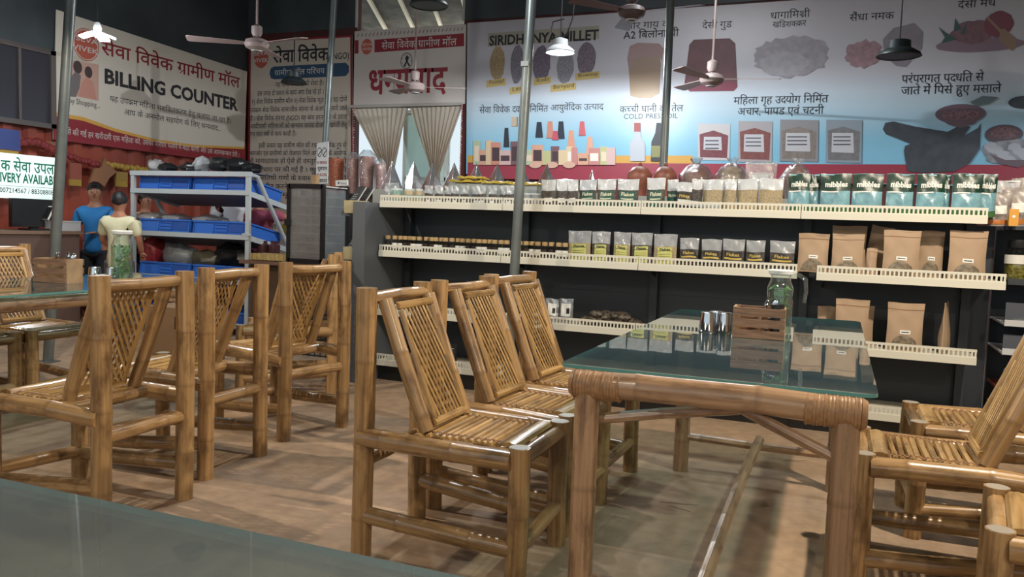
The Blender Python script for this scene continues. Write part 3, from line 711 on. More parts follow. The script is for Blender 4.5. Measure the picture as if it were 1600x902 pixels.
# ================================================================== TABLES
GLASS = clear('table_glass', '#c6dde0', .10, .95, 2.6, .015, milky=.12, mcol=(.36, .55, .66, 1))  # bluish milky tint paints the reflected banner into the glass
EDGE = mat('glass_edge', '#5b9690', .15, spec=.8)
def rounded(x0, y0, x1, y1, r, z, n=5):
    q = []
    for cx, cy, a0 in ((x1 - r, y1 - r, 0), (x0 + r, y1 - r, 90), (x0 + r, y0 + r, 180), (x1 - r, y0 + r, 270)):
        for k in range(n + 1): a = math.radians(a0 + 90 * k / n); q.append(V((cx + r * math.cos(a), cy + r * math.sin(a), z)))
    return q
def glass_top(parent, x0, y0, x1, y1, zt, th=.010, gm=None, em=None):
    q = rounded(x0, y0, x1, y1, .035, zt - th); n = len(q); up = [p + V((0, 0, th)) for p in q]
    g = [((q + up, [tuple(range(n - 1, -1, -1)), tuple(range(n, 2 * n))]), 0), ((q + up, [(i, (i + 1) % n, n + (i + 1) % n, n + i) for i in range(n)]), 1)]
    o = ob('glass_top', g, [gm or GLASS, em or EDGE], parent, sharp=30)
    ins = rounded(x0 + .006, y0 + .006, x1 - .006, y1 - .006, .03, zt + .0003)
    return o
def wrapping(p0, p1, r, n):
    """cane turns round a joint"""
    p0, p1 = V(p0), V(p1); u, v = frame_of(p1 - p0); g = []
    for k in range(n):
        c = p0.lerp(p1, (k + .5) / n); w = (p1 - p0).length / n * .55; d = (p1 - p0).normalized()
        rr = r * (1 + .025 * math.sin(k * 2.3))
        g.append(tube([c - d * w * .95, c - d * w * .4, c + d * w * .4, c + d * w * .95], [r * .96, rr, rr, r * .96], 14, True))
    return g
def bamboo_table(label, lx0, ly0, lx1, ly1, gx, seed, zt=.755):
    t = thing('bamboo_table', label, 'table', (lx0, ly0, 0), group='bamboo tables'); o = V((lx0, ly0, 0)); X, Y = lx1 - lx0, ly1 - ly0
    zr = zt - .010 - .042
    for k, (x, y) in enumerate(((0, 0), (X, 0), (0, Y), (X, Y))): ob('leg', culm((x, y, 0), (x, y, zr), .036, seed + k, n=14, gap=.3), BAMT, t)
    ob('end_rail', culm((-.03, 0, zr), (X + .03, 0, zr), .039, seed + 5, n=14, gap=.33, bow=.01), BAMT, t); ob('end_rail', culm((-.03, Y, zr), (X + .03, Y, zr), .036, seed + 6, n=14), BAMT, t)
    ob('side_rail', culm((0, 0, zr - .002), (0, Y, zr - .002), .035, seed + 7, n=12), BAMT, t); ob('side_rail', culm((X, 0, zr - .002), (X, Y, zr - .002), .035, seed + 8, n=12), BAMT, t)
    for x, y, sx in ((0, 0, 1), (X, 0, -1), (0, Y, 1), (X, Y, -1)):
        ob('cane_wrapping', wrapping((x - sx * .035, y, zr), (x + sx * .10, y, zr), .043, 15) + [tube([(x - sx * .036, y, zr), (x - sx * .05, y, zr)], [.043, .034], 14)], CANE, t, kind='stuff')
    # low H stretcher and diagonal braces
    ob('cross_stretcher', culm((0, Y, .17), (X, Y, .165), .019, seed + 9, n=8), BAMT, t); ob('cross_stretcher', culm((0, 0, .13), (X, 0, .13), .02, seed + 10, n=8), BAMT, t)
    ob('long_stretcher', culm((X * .5, 0, .15), (X * .52, Y, .195), .022, seed + 11, n=8, bow=.015), BAMT, t)
    for (a, bq) in (((0, .03, zr - .11), (.42, .03, zr - .03)), ((X, 0, zr - .13), (X - .26, 0, zr - .02)), ((X, Y, zr - .1), (X, Y - .45, zr - .02)), ((0, Y, zr - .1), (.25, Y, zr - .02))):
        ob('brace', culm(a, bq, .016, seed + 12, n=8, bow=.012), BAMT, t)
    glass_top(t, gx[0] - lx0, gx[1] - ly0, gx[2] - lx0, gx[3] - ly0, zt)
    for (x, y) in ((.1, .12), (X - .1, .12), (.1, Y - .12), (X - .1, Y - .12)):
        ob('suction_pad', lathe([(.014, zr + .03), (.018, zt - .0125), (.02, zt - .0105)], 12, (x, y, 0)), clear('pad_clear', '#dfe8ea', .15, .9, 2), t)
    return t
TZ = .755
bamboo_table('bamboo table with thick glass top on the right, carrying the caddy and mint jug', -.645, 2.235, .045, 3.90, (-.735, 2.235, .118, 4.19), 40)
bamboo_table('bamboo table with glass top at the left edge, behind the chairs seen from behind', -4.23, 2.24, -3.56, 3.90, (-4.32, 2.15, -3.475, 4.05), 60)
# foreground table, only its glass corner in view
ft = thing('glass_table', 'foreground glass tabletop crossing the lower left corner', 'table', (-.75, -.2, 0))
fo = V((.75, .2, 0))
for k, (x, y) in enumerate(((-1.55, -.95), (.1, -.95), (-1.55, .22), (.1, .22))): ob('leg', culm(V((x, y, 0)) + fo, V((x, y, .70)) + fo, .036, 80 + k, n=12), BAMT, ft)
for a, bq in (((-1.58, .22), (.13, .22)), ((-1.58, -.95), (.13, -.95)), ((-1.55, -.95), (-1.55, .22)), ((.1, -.95), (.1, .22))):
    ob('rail', culm(V((*a, .705)) + fo, V((*bq, .705)) + fo, .036, 90, n=12), BAMT, ft)
glass_top(ft, -1.75 + .75, -1.05 + .2, .22 + .75, .797 + .2, .76, .010, clear('painted_reflection_glass', '#d3e2e3', .12, .95, 2.2, .02, milky=.17, mcol=(.66, .72, .74, 1)), mat('pale_edge', '#a3bfbd', .15))  # pale milky tint paints bright reflections into this top
for (px, py) in ((296, 862), (70, 792)):
    p = atZ(px, py, .745) + fo; ob('suction_pad', lathe([(.010, .735), (.016, .740), (.019, .7495)], 14, (p.x, p.y, 0)), MATS['pad_clear'], ft)

# ================================================================== TABLE WARE
WOOD = mat('caddy_wood', '#8b6a52', .6, noise=.35, nscale=14, stretch=(1, 8, 8), bump=.15)
WOOD2 = mat('caddy_wood_pale', '#a98a66', .6, noise=.25, nscale=18)
CHROME = mat('steel', '#c9ccd0', .12, 1)
def spoon(t, x, y, z, tilt, az, name='spoon'):
    o = ob(name, [ball((0, 0, .125), .014, 10, 8, (.35, 1, 1.5)), box((0, 0, .06), (.003, .009, .16))], CHROME)
    o.location = (x, y, z); o.rotation_euler = (tilt[0], tilt[1], az)
    return o
def caddy(label, x, y, z, rz, w=.19, d=.12, h=.118):
    t = thing('wooden_caddy', label, 'caddy', (x, y, z), rz)
    for s in (-1, 1):
        for k in range(3): ob('slat', box((0, s * (d / 2 - .005), .017 + k * (h - .034) / 2), (w, .009, .031)), WOOD, t)
        ob('end_board', box((s * (w / 2 - .004), 0, h / 2), (.009, d - .02, h)), WOOD2, t)
        for q in (-1, 1): ob('corner_post', box((s * (w / 2 - .012), q * (d / 2 - .015), h / 2), (.014, .012, h)), WOOD2, t)
    ob('base_board', box((0, 0, .004), (w - .02, d - .02, .008)), WOOD2, t)
    ob('divider', box((.0, 0, .055), (.006, d - .03, .09)), WOOD2, t)
    return t
caddy('slatted wooden cutlery caddy standing before the mint jug on the right table', -.265, 3.245, TZ, .04)
BLK = mat('black_plastic', '#1d1e20', .35)
for i, (dx, lb) in enumerate([(-.005, 'tilted steel spoon with dark bowl in the right caddy'), (.022, 'upright shiny spoon in the right caddy')]):
    s = spoon(None, -.265 + dx, 3.235, TZ + .012, ((.25, 0) if i else (-.2, .35)), .5 + i * .9); tag(s, lb, 'spoon')
tag(ob('sauce_tub', [lathe([(.02, 0), (.024, .06), (.026, .125), (.022, .127)], 12, (-.2, 3.22, TZ + .009))], BLK), 'small black tub inside the right wooden caddy', 'tub')
# mint water jug
def jug(label, x, y, z, hgt=.26, r=.055, rz=0, leaves=90, seed=1):
    t = thing('water_jug', label, 'jug', (x, y, z), rz)
    gl = clear('jug_glass', '#eef5f2', .08, .9, 2.4, .02, milky=.05)
    q = hgt / .26
    ob('glass_body', lathe([(r * .9, 0), (r, .008), (r, .19 * q), (r * .8, .215 * q), (r * .72, .235 * q), (r * .85, hgt * .97)], 20, close=False), gl, t)
    ob('water', lathe([(r * .85, .008), (r * .94, .012), (r * .94, .185 * q), (0, .186 * q)], 16), clear('water', '#dcebe0', .03, .5, 4), t)
    ob('lid', lathe([(r * .8, hgt * .93), (r * .95, hgt * .95), (r * .98, hgt * 1.0), (r * .9, hgt * 1.015), (0, hgt * 1.018)], 20), mat('lid_white', '#d8dcda', .4), t)
    ob('handle', tube([(r * .75, 0, hgt * .92), (r * 1.4, 0, hgt * .94), (r * 1.85, 0, hgt * .88), (r * 1.95, 0, hgt * .7), (r * 1.85, 0, hgt * .52)], [.008, .009, .009, .008, .007], 8), gl, t)
    lm = mat('mint_green', '#6fae52', .5, noise=.4, nscale=60, col2='#3c7a2c'); rnd = random.Random(seed); g = []
    for k in range(leaves):
        a = rnd.uniform(0, 6.28); rr = rnd.uniform(0, r * .8); zz = rnd.uniform(.05, .195) * q; c = V((rr * math.cos(a), rr * math.sin(a), zz))
        d = V((rnd.uniform(-1, 1), rnd.uniform(-1, 1), rnd.uniform(-.6, 1))).normalized(); e = d.cross(V((rnd.uniform(-1, 1), rnd.uniform(-1, 1), rnd.uniform(-1, 1)))).normalized(); n = d.cross(e) * .002
        Lf = .014; g.append(prism([c - d * Lf, c + e * Lf * .5, c + d * Lf, c - e * Lf * .5], n))
    for k in range(6):
        a = k * 1.05; g.append(tube([(0, 0, .02), (r * .4 * math.cos(a), r * .4 * math.sin(a), .09 * q), (r * .7 * math.cos(a + .5), r * .7 * math.sin(a + .5), .15 * q)], .0015, 5))
    ob('mint_sprigs', g, lm, t, smooth=False, kind='stuff')
    return t
jug('glass jug of water with green mint leaves behind the right caddy', -.205, 3.40, TZ, .255, .05)
jug('tall glass jug of mint and lemon water on the left table', -3.66, 3.36, TZ, .29, .056, rz=2.6, seed=5)
def tumbler(label, x, y, z, up=False, s=1):
    t = thing('steel_tumbler', label, 'tumbler', (x, y, z))
    pr = [(.034 * s, 0), (.035 * s, .003), (.033 * s, .006), (.0285 * s, .068 * s), (.027 * s, .076 * s), (.022 * s, .078 * s), (0, .0785 * s)]
    ob('cup', lathe(pr, 24, close=False), CHROME, t); ob('rim', lathe([(.034 * s, .0), (.036 * s, .002), (.0345 * s, .005)], 24, close=False), CHROME, t)
    return t
tumbler('upturned steel tumbler left of the right caddy, nearer the camera', -.470, 3.315, TZ)
tumbler('upturned steel tumbler between the near tumbler and the right caddy', -.405, 3.345, TZ)
tumbler('upturned steel tumbler behind the other two on the right table', -.445, 3.385, TZ)
caddy('slatted wooden cutlery caddy on the left table below the thick pole', -3.95, 3.20, TZ, .10, .22, .13, .13)
for i, (dx, dy) in enumerate(((-.07, .01), (-.02, 0), (.02, .02), (.07, 0))):
    s = spoon(None, -3.95 + dx, 3.20 + dy, TZ + .02, (.15 * (i - 1.5), .12), i * .8, 'spoon'); tag(s, ['leftmost', 'second', 'third', 'rightmost'][i] + ' of four steel spoons standing in the left caddy', 'spoon')
tumbler('steel tumbler on the left table beside its mint jug', -3.74, 3.37, TZ, s=1.1)
tumbler('steel tumbler right behind the left wooden caddy', -3.83, 3.33, TZ, s=1.1)

# ================================================================== GOODS RACK
YR = 5.06; UX = [-3.055, -2.105, -1.165, -.215, .742]
NAVY = mat('rack_panel', '#2b3138', .5, bump=.03); GREY = mat('rack_end_grey', '#565b60', .5); CREAM = mat('rail_cream', '#cfcdbf', .45)
LEVEL = {'A': (1.251, 1.336), 'B': (.899, .987), 'C': (.476, .565), 'D': (.112, .201)}
def lip_mesh(wd):
    """slotted upper half, plain lower half, all one pressed strip"""
    hz = .086; zb = hz * .47; g = [box((wd / 2, -.004, zb / 2), (wd, .008, zb)), box((wd / 2, 0, hz - .007), (wd, .003, .014)), box((wd / 2, 0, zb + .003), (wd, .003, .006))]
    n = round(wd / .0228); s = wd / n
    for k in range(n + 1): g.append(box((min(max(k * s, .006), wd - .006), 0, (zb + hz) / 2), (.0098, .003, hz - zb - .008)))
    return mk_mesh('slotted_rail', [(q, 0) for q in g], CREAM, smooth=False)
LIPS = {}
def rack_unit(k, label):
    x0, x1 = UX[k], UX[k + 1]; wd = x1 - x0
    t = thing('display_rack', label, 'rack', (x0, YR, 0), group='dark display rack units')
    ob('back_panel', box((wd / 2, .44, .68), (wd - .002, .03, 1.20)), NAVY, t, smooth=False)
    ob('panel_seam', box((wd / 2, .424, .72), (wd - .06, .003, .004)), BLK, t)
    ob('base_panel', box((wd / 2, .05, .05), (wd - .002, .02, .10)), BLK, t)
    for s in ((0,) if k else (0,)) + ((wd,) if k == 3 else ()): ob('upright', box((s + (.027 if s < .1 else -.027), .39, .67), (.05, .05, 1.26)), NAVY, t, smooth=False)
    for lv, (z0, z1) in LEVEL.items():
        dep = .90 if lv == 'A' else .42
        sx, dy = (.105, -.03) if (lv == 'B' and k == 3) else (0, 0)
        sh = ob('shelf', box((wd / 2 + sx, dep / 2 + .003 + dy, z0 + .030), (wd - .004, dep, .018)), CREAM, t, smooth=False)
        key = round(wd, 3)
        if key not in LIPS: LIPS[key] = lip_mesh(wd - .004)
        o = bpy.data.objects.new('slotted_rail', LIPS[key]); COL.objects.link(o); o.parent = sh; o.location = (.002 + sx, dy, z0); o['kind'] = 'stuff'
        for xx in ((.03,) if lv != 'A' else ()):
            br = prism([(xx + sx, .42, z0 - .07), (xx + sx, .42, z0 + .02), (xx + sx, .1, z0 + .02), (xx + sx, .1, z0 + .005)], (.004, 0, 0)); ob('bracket', br, BLK, sh, smooth=False)
    return t
for k, lb in enumerate(['leftmost rack unit, with the row of wooden-lidded spice jars', 'rack unit behind the thin centre pole, second from the left', 'third rack unit, behind the far end of the glass table, with dark-label pouches', 'rightmost rack unit with the big brown kraft pouches']):
    rack_unit(k, lb)
# grey end post with its two side shelves, and the black end post on the right
t = thing('rack_end_shelf', 'grey end post of the rack with two side shelves holding folders', 'rack', (-3.12, 5.2, 0))
ob('end_panel', box((0, 0.05, .64), (.10, .72, 1.28)), GREY, t, smooth=False)
for z in (1.19, .86, .55): ob('side_shelf', box((-.16, .05, z), (.24, .32, .02)), GREY, t, smooth=False)
t = thing('rack_end_post', 'black end post right of the kraft pouches', 'post', (.80, 5.56, 0))
ob('post_panel', box((0, .0, .64), (.10, .12, 1.22)), NAVY, t, smooth=False)
def leaning_folder(x, y, z, rz, tilt, label, s=1):
    t = thing('folder', label, 'folder', (x, y, z), rz); R = Matrix.Rotation(tilt, 3, 'Y')
    ob('cover', box(R @ V((-.0, 0, .115 * s)), (.012, .17, .23 * s), R), BLK, t, smooth=False); ob('cover_print', [box(R @ V((-.0068, .0, (.16 - .02 * k) * s)), (.001, .10, .006), R) for k in range(3)], mat('cover_print', '#9aa0a2', .5), t, smooth=False)
    ob('pages', box(R @ V((.0105, 0, .118 * s)), (.009, .165, .225 * s), R), mat('paper', '#c9c9c4', .7), t, smooth=False)
    return t
FZ = [(1.20, 'upper'), (.87, 'lower')]
for z, wd in FZ:
    leaning_folder(-3.37, 5.10, z + .002, .85, .55, 'black folder leaning on the %s side shelf, leftmost' % wd)
    leaning_folder(-3.325, 5.14, z + .002, .85, .55, 'black folder on the %s side shelf, just right of the leaning leftmost one' % wd, .97)
    c = thing('carton', 'small tan carton holding the folders on the %s side shelf' % wd, 'box', (-3.225, 5.02, z)); ob('carton_body', box((0, 0, .045), (.105, .16, .09)), mat('carton_tan', '#a59a78', .7), c); ob('carton_tape', box((0, 0, .0905), (.02, .158, .001)), mat('tape', '#c8bf9d', .4), c)

# ---- pouches
def pouch_fn(w, h, d, crumple, seed):
    r = random.Random(seed); ph = [r.uniform(0, 6) for _ in range(4)]
    def f(u, v, side):       # u across 0..1, v up 0..1; side -1 is the face towards the aisle
        prof = math.sin(min(v / .35, 1) * math.pi / 2) if v < .35 else 1
        th = d * (.55 + .45 * prof) * (1 - v) ** .8 if v < .98 else 0
        bulge = math.sin(math.pi * max(0.001, min(.999, u))) ** .55
        x = (u - .5) * w * (1 - .05 * math.sin(v * math.pi)); y = side * (th * bulge / 2 + .0012)
        y += crumple * (math.sin(u * 9 + ph[0] + v * 5) * math.sin(v * 8 + ph[1])) * min(1, 4 * v)
        return V((x, y, v * h + .002 * math.sin(u * 6 + ph[2])))
    return f
def pouch(label, x, y, z, w, h, mats, fill=.65, d=.05, lab=None, text=None, rz=0, crumple=.003, cat='pouch', name='pouch', seed=None, lean=0, group=None, labels=()):
    seed = seed if seed is not None else int(abs(x) * 1000 + z * 77)
    f = pouch_fn(w, h, d, crumple, seed); t = thing(name, label, cat, (x, y, z), rz, group)
    if lean: t.rotation_euler = (0, lean, rz)
    nu, nv = 12, 12
    def sheet(v0, v1):
        vs, fs = [], []
        for side in (-1, 1):
            o = len(vs)
            for jv in range(nv + 1):
                for iu in range(nu + 1): vs.append(f(iu / nu, v0 + (v1 - v0) * jv / nv, side))
            for jv in range(nv):
                for iu in range(nu):
                    a = o + jv * (nu + 1) + iu; q = (a, a + 1, a + nu + 2, a + nu + 1); fs.append(q if side < 0 else q[::-1])
        m = (nu + 1) * (nv + 1)
        for jv in range(nv):
            for iu in (0, nu): a = jv * (nu + 1) + iu; fs.append((a, a + nu + 1, a + m + nu + 1, a + m))
        fs.append(tuple(list(range(nu + 1)) + [m + k for k in range(nu, -1, -1)]))
        return vs, fs
    ob('pouch_top' if fill < 1 else 'pouch_body', sheet(fill if fill < 1 else 0, 1), mats[1] if fill < 1 else mats[0], t)
    if fill < 1: ob('contents', sheet(0, fill), mats[0], t)
    ob('seal', [prism([f(0, .955, -1) - V((0, .001, 0)), f(1, .955, -1) - V((0, .001, 0)), f(1, .985, -1) - V((0, .001, 0)), f(0, .985, -1) - V((0, .001, 0))], (0, .0015, 0))], mats[-1], t)
    for li_, (u0, v0, u1, v1, m, nm) in enumerate(([(*lab, 'label')] if lab else []) + list(labels)):
        vs, fs = [], []; k = 8
        for jv in range(k + 1):
            for iu in range(k + 1):
                arc = math.sqrt(max(0, 1 - (2 * iu / k - 1) ** 2)) if nm == 'window' else 1      # kraft windows have a curved upper edge
                vs.append(f(u0 + (u1 - u0) * iu / k, v0 + (v1 - v0) * jv / k * arc, -1) - V((0, .0022 + .0004 * min(li_, 3), 0)))
        for jv in range(k):
            for iu in range(k): a = jv * (k + 1) + iu; fs.append((a, a + 1, a + k + 2, a + k + 1))
        ob(nm, (vs, fs), m, t)
    for tx in (text or []):
        s, u0, u1, v0, hh, m, bo = tx
        vs, fs, wd = lay_text(s, bo)
        ob('print', ([f(u0 + (u1 - u0) * a / wd, v0 + b2_ * hh, -1) - V((0, .0042, 0)) for a, b2_ in vs], fs), m, t, smooth=False)
    return t
CLEARB = clear('clear_bag', '#dfe4e6', .10, .8, 2, .12, bump=.5, milky=.28)
CLEARW = clear('frosted_bag', '#e8eef0', .08, .7, 2, .2, bump=.4, milky=.55)
FLK = mat('flakes_dark', '#2e2c2b', .6, noise=.5, nscale=90, col2='#5a5148'); GRAINB = mat('grain_beige', '#a89878', .7, noise=.4, nscale=120)
GREENL = mat('label_green', '#1f4f44', .4); YELL = mat('label_yellowgreen', '#b9b96a', .45); DARKL = mat('label_dark', '#241f1d', .4); WLAB = mat('label_white', '#dcdcd6', .5); YBAND = mat('label_gold', '#b9a04a', .45)
KRAFT = mat('kraft', '#ab9278', .75, noise=.12, nscale=8, bump=.12); KWIN = mat('kraft_window', '#8c7f6c', .25, noise=.5, nscale=40); SILV = mat('silver_foil', '#aeb2b4', .28, .8, bump=.3, nscale=25)
ZA, ZB, ZCs, ZD = LEVEL['A'][0] + .0395, LEVEL['B'][0] + .0395, LEVEL['C'][0] + .0395, LEVEL['D'][0] + .0395
def span(x0, x1, ytop, y, z):
    a, bq = atY(x0, 350, y), atY(x1, 350, y); top = atY((x0 + x1) / 2, ytop, y).z
    return (a.x + bq.x) / 2, (bq.x - a.x), top - z
# top shelf, clear-topped pouches with green label
FW = mat('print_cream', '#d9d7b8', .5)
for i, (x0, x1, yt) in enumerate([(903, 930, 281), (931, 960, 280), (962, 996, 280), (1008, 1037, 278)]):
    cx, w_, h_ = span(x0, x1, yt, 5.17, ZA)
    pouch('%s green-label flakes pouch from the left on the top shelf' % ORD[i], cx, 5.17, ZA, w_, h_, [FLK, CLEARW], .62, lab=(.14, .03, .88, .58, GREENL), text=[('Flakes', .2, .82, .42, .17, FW, .02)],
          labels=[(.2, .3, .8, .33, FW, 'print_line'), (.2, .2, .7, .22, FW, 'print_line'), (.3, .01, .42, .1, WLAB, 'sticker')], group='green-label flakes pouches')
cx, w_, h_ = span(1038, 1055, 280, 5.2, ZA); pouch('narrow green-label flakes pouch squeezed beside the yellow-label one on top', cx, 5.24, ZA, w_, h_, [FLK, CLEARW], .62, lab=(.1, .03, .9, .58, GREENL), text=[('Flakes', .15, .9, .42, .15, FW, .02)])
cx, w_, h_ = span(1055, 1080, 285, 5.17, ZA); pouch('top-shelf flakes pouch with brown label and yellow stripe', cx, 5.17, ZA, w_, h_, [FLK, CLEARW], .66, lab=(.1, .05, .9, .62, DARKL), text=[('Flakes', .15, .85, .44, .16, YBAND, .02)], labels=[(.1, .28, .9, .36, YBAND, 'stripe')])
for i, (x0, x1, yt) in enumerate([(1078, 1095, 280), (1094, 1128, 280), (1129, 1148, 280), (1148, 1182, 279), (1183, 1221, 279)]):
    cx, w_, h_ = span(x0, x1, yt, 5.17, ZA)
    pouch('%s pouch of beige grain from the left on the top shelf' % ORD[i], cx, 5.17 + .03 * (i % 2), ZA, w_, h_, [GRAINB if i else FLK, CLEARW], .66, d=.06, group='grain pouches')
fp = thing('flat_packet', 'flat pale packet lying against the grain pouches on the top shelf lip', 'packet', atY(1092, 310, 5.10)); ob('packet_film', box((0, 0, .0), (.26, .02, .035), Matrix.Rotation(.1, 3, 'Y')), CLEARW, fp); fp.location.z = ZA + .032; fp.location.y = 5.10
# teal branded packs
TEAL = mat('pack_teal', '#88b4bf', .25, noise=.25, nscale=10, col2='#557f8c'); DGREEN = mat('pack_green', '#1c3a2d', .35, noise=.3, nscale=18); MIDG = mat('pack_grass', '#46703f', .4, noise=.5, nscale=30)
for i, (x0, x1, dy) in enumerate([(1228, 1262, 0), (1256, 1278, .05), (1278, 1326, 0), (1327, 1376, 0), (1380, 1424, 0), (1427, 1472, 0), (1466, 1482, .06), (1482, 1530, 0), (1526, 1554, .03)]):
    cx, w_, h_ = span(x0, x1, 272, 5.17, ZA)
    pouch('%s dark green and pale blue pack from the left on the top shelf' % ORD[i], cx, 5.15 + dy, ZA, w_, h_, [TEAL], 1, d=.07, crumple=.006, labels=[(.0, .57, 1, .99, DGREEN, 'green_top'), (.0, .0, 1, .14, MIDG, 'grass_band'), (.04, .53, .6, .56, WLAB, 'highlight_line')],
          text=[('mibbles', .14, .9, .67, .19, WLAB, .04)], group='green and blue packs')
# dull small pouches and tins, left half of the top shelf
TIN = mat('tin_green', '#6f8f86', .35); TIN2 = mat('tin_tan', '#a8997a', .4)
for i, (x, m, lb) in enumerate([(620, TIN, 'pale green tin at the left end of the top shelf'), (640, TIN2, 'tan and green tin second from the left end of the top shelf'), (655, TIN2, 'narrow tan tin third from the left end of the top shelf')]):
    p = atY(x, 300, 5.17); t = thing('tin', lb, 'tin', (p.x, 5.17, ZA)); r_ = (.045, .04, .028)[i]
    ob('tin_body', lathe([(r_ * .95, 0), (r_, .01), (r_, .075), (r_ * .9, .085)], 16), m, t); ob('tin_lid', lathe([(r_ * .92, .085), (r_ * .92, .1), (0, .101)], 16), mat('lid_clearish', '#c2cccb', .3), t)
    ob('tin_label', lathe([(r_ * 1.01, .025), (r_ * 1.01, .055)], 16, close=False), TIN2 if i == 0 else TIN, t)
for i, x in enumerate([669, 682, 694, 710, 722, 737, 751, 766, 781, 795, 808]):
    cx, w_, h_ = span(x - 6.5, x + 6.5, 290, 5.17, ZA)
    pouch('%s small dark-seed pouch from the left on the top shelf' % ORD[i], cx, 5.165 + .03 * (i % 3), ZA, w_, h_, [FLK, CLEARB], .55, d=.035, lab=(.3, .08, .8, .2, WLAB), group='small dark-seed pouches')
for i, (x0, x1) in enumerate([(818, 831), (831, 843)]):
    p = atY((x0 + x1) / 2, 300, 5.17); t = thing('plastic_tub', '%s clear plastic tub right behind the centre pole on the top shelf' % ('left' if i == 0 else 'right'), 'tub', (p.x, 5.17, ZA)); ob('tub_body', lathe([(.028, 0), (.031, .07), (.032, .072)], 14, close=False), CLEARB, t); ob('tub_lid', lathe([(.033, .072), (.033, .082), (0, .083)], 14), CLEARW, t); ob('tub_contents', lathe([(.026, .003), (.028, .04), (0, .042)], 12), FLK, t)
for i, (x0, x1) in enumerate([(844, 866), (867, 884), (884, 901)]):
    cx, w_, h_ = span(x0, x1, 281, 5.17, ZA)
    pouch('%s grey-topped seed pouch right of the centre pole' % ORD[i], cx, 5.17, ZA, w_, h_, [FLK, CLEARW], .58, lab=(.3, .15, .85, .32, WLAB), group='grey-topped seed pouches')
# loose clear bag heaps between them
for i, (x0, x1, yt, yd) in enumerate([(600, 622, 286, 5.3), (700, 745, 282, 5.36)]):
    cx, w_, h_ = span(x0, x1, yt, yd, ZA); pouch(['crumpled empty clear bag at the left end of the top shelf', 'crumpled clear bag behind the small seed pouches'][i], cx, yd, ZA, w_, h_, [CLEARB], 1, d=.08, crumple=.014, cat='bag', name='clear_bag')
# yellow flat packs resting on a row of white boxes behind
YEL = mat('pack_yellow', '#b39a2e', .45, noise=.25, nscale=12, bump=.2)
for i, (x0, x1, n) in enumerate([(708, 758, 2), (758, 800, 1), (800, 845, 1)]):
    for q in range(n):
        a, bq = atY(x0 - q * -12, 290, 5.33), atY(x1, 290, 5.33); cx = (a.x + bq.x) / 2; z = 1.447 + q * .026 - i * .006
        g = cloth_sheet((-(bq.x - a.x) / 2, -.07, 0), (bq.x - a.x, 0, 0), (0, .14, 0), 8, 4, .003, i + q); top = [v + V((0, 0, .013 + .008 * math.sin(k * 1.7))) for k, v in enumerate(g[0])]
        n0 = len(g[0]); fs = [tuple(reversed(f)) for f in g[1]] + [tuple(k + n0 for k in f) for f in g[1]]; nx, ny = 9, 5
        ring = [k for k in range(nx)] + [nx * j + nx - 1 for j in range(1, ny)] + [nx * (ny - 1) + k for k in range(nx - 2, -1, -1)] + [nx * j for j in range(ny - 2, 0, -1)]
        fs += [(ring[k], ring[(k + 1) % len(ring)], ring[(k + 1) % len(ring)] + n0, ring[k] + n0) for k in range(len(ring))]
        o = ob('packet', (g[0] + top, fs), YEL, smooth=True); o.location = (cx, 5.33, z)
        tag(o, ['lower flat yellow packet left of the centre pole', 'upper flat yellow packet on the stack left of the centre pole', 'flat yellow packet touching the left side of the centre pole', 'flat yellow packet right of the centre pole'][i + q if i == 0 else i + 1], 'packet')
st = thing('box_row', 'row of grey boxes under the yellow packets on the top shelf', 'box', (atY(708, 290, 5.35).x, 5.33, ZA)); wx = atY(845, 290, 5.35).x - atY(708, 290, 5.35).x
for k in range(5): ob('small_box', box((wx * (k + .5) / 5, 0.01, .074), (wx / 5 - .004, .13, .148)), mat('box_grey', '#8d9290', .6), st)
rc = thing('rolled_packet', 'round coiled clear packet lying on the seed pouches', 'packet', (atY(882, 275, 5.3).x, 5.32, 1.462)); ob('coil', [tube([(.07 * math.cos(a * .5236), .045 * math.sin(a * .5236), 0) for a in range(13)], .016, 8)], SILV, rc)
cb = ob('support_box', box((0, 0, .077), (.16, .12, .154)), mat('box_grey', '#8d9290', .6)); cb.location = (rc.location.x, 5.32, ZA); tag(cb, 'grey box under the coiled clear packet', 'box')
# foil pyramids on the far side of the top shelf
FBR = mat('foil_brown', '#63463e', .45, 0, bump=.2); FSI = mat('foil_silver', '#d8dade', .2, .9, bump=.35, nscale=18)
for i, (x, yt) in enumerate([(613, 252), (647, 252), (676, 255), (710, 254), (745, 255), (777, 256), (818, 265), (855, 256), (925, 265)]):
    p = atY(x, yt, 5.70); hh = p.z - ZA - .115; ww = .066 if i < 8 else .03
    t = thing('foil_pyramid', '%s foil pyramid packet from the left, standing at the back of the top shelf' % ORD[i], 'packet', (p.x, 5.70, ZA + .115), -.5 + .08 * math.sin(i * 2), group='foil pyramid packets')
    c4 = [V((-ww, -ww, 0)), V((ww, -ww, 0)), V((ww, ww, 0)), V((-ww, ww, 0))]; ap = V((0, 0, hh))
    ob('left_face', [([c4[0], c4[3], ap], [(0, 1, 2)]), ([c4[0], c4[1], ap], [(0, 1, 2)]), (c4, [(0, 1, 2, 3)])], FSI if i == 1 else FBR, t, smooth=False); ob('right_face', [([c4[2], c4[3], ap], [(0, 1, 2)]), ([c4[1], c4[2], ap], [(0, 1, 2)])], FSI, t, smooth=False)
    ob('edge_fold', [tube([c4[1], ap], .0025, 5), tube([c4[0], ap], .0025, 5)], FSI, t)
cr = thing('carton_row', 'row of dull cartons carrying the foil pyramids', 'box', (atY(592, 290, 5.7).x, 5.70, ZA)); wx = atY(940, 290, 5.7).x - atY(592, 290, 5.7).x
for k in range(7): ob('small_box', box((wx * (k + .5) / 7, 0, .056), (wx / 7 - .004, .19, .112)), mat('box_grey', '#8d9290', .6), cr)
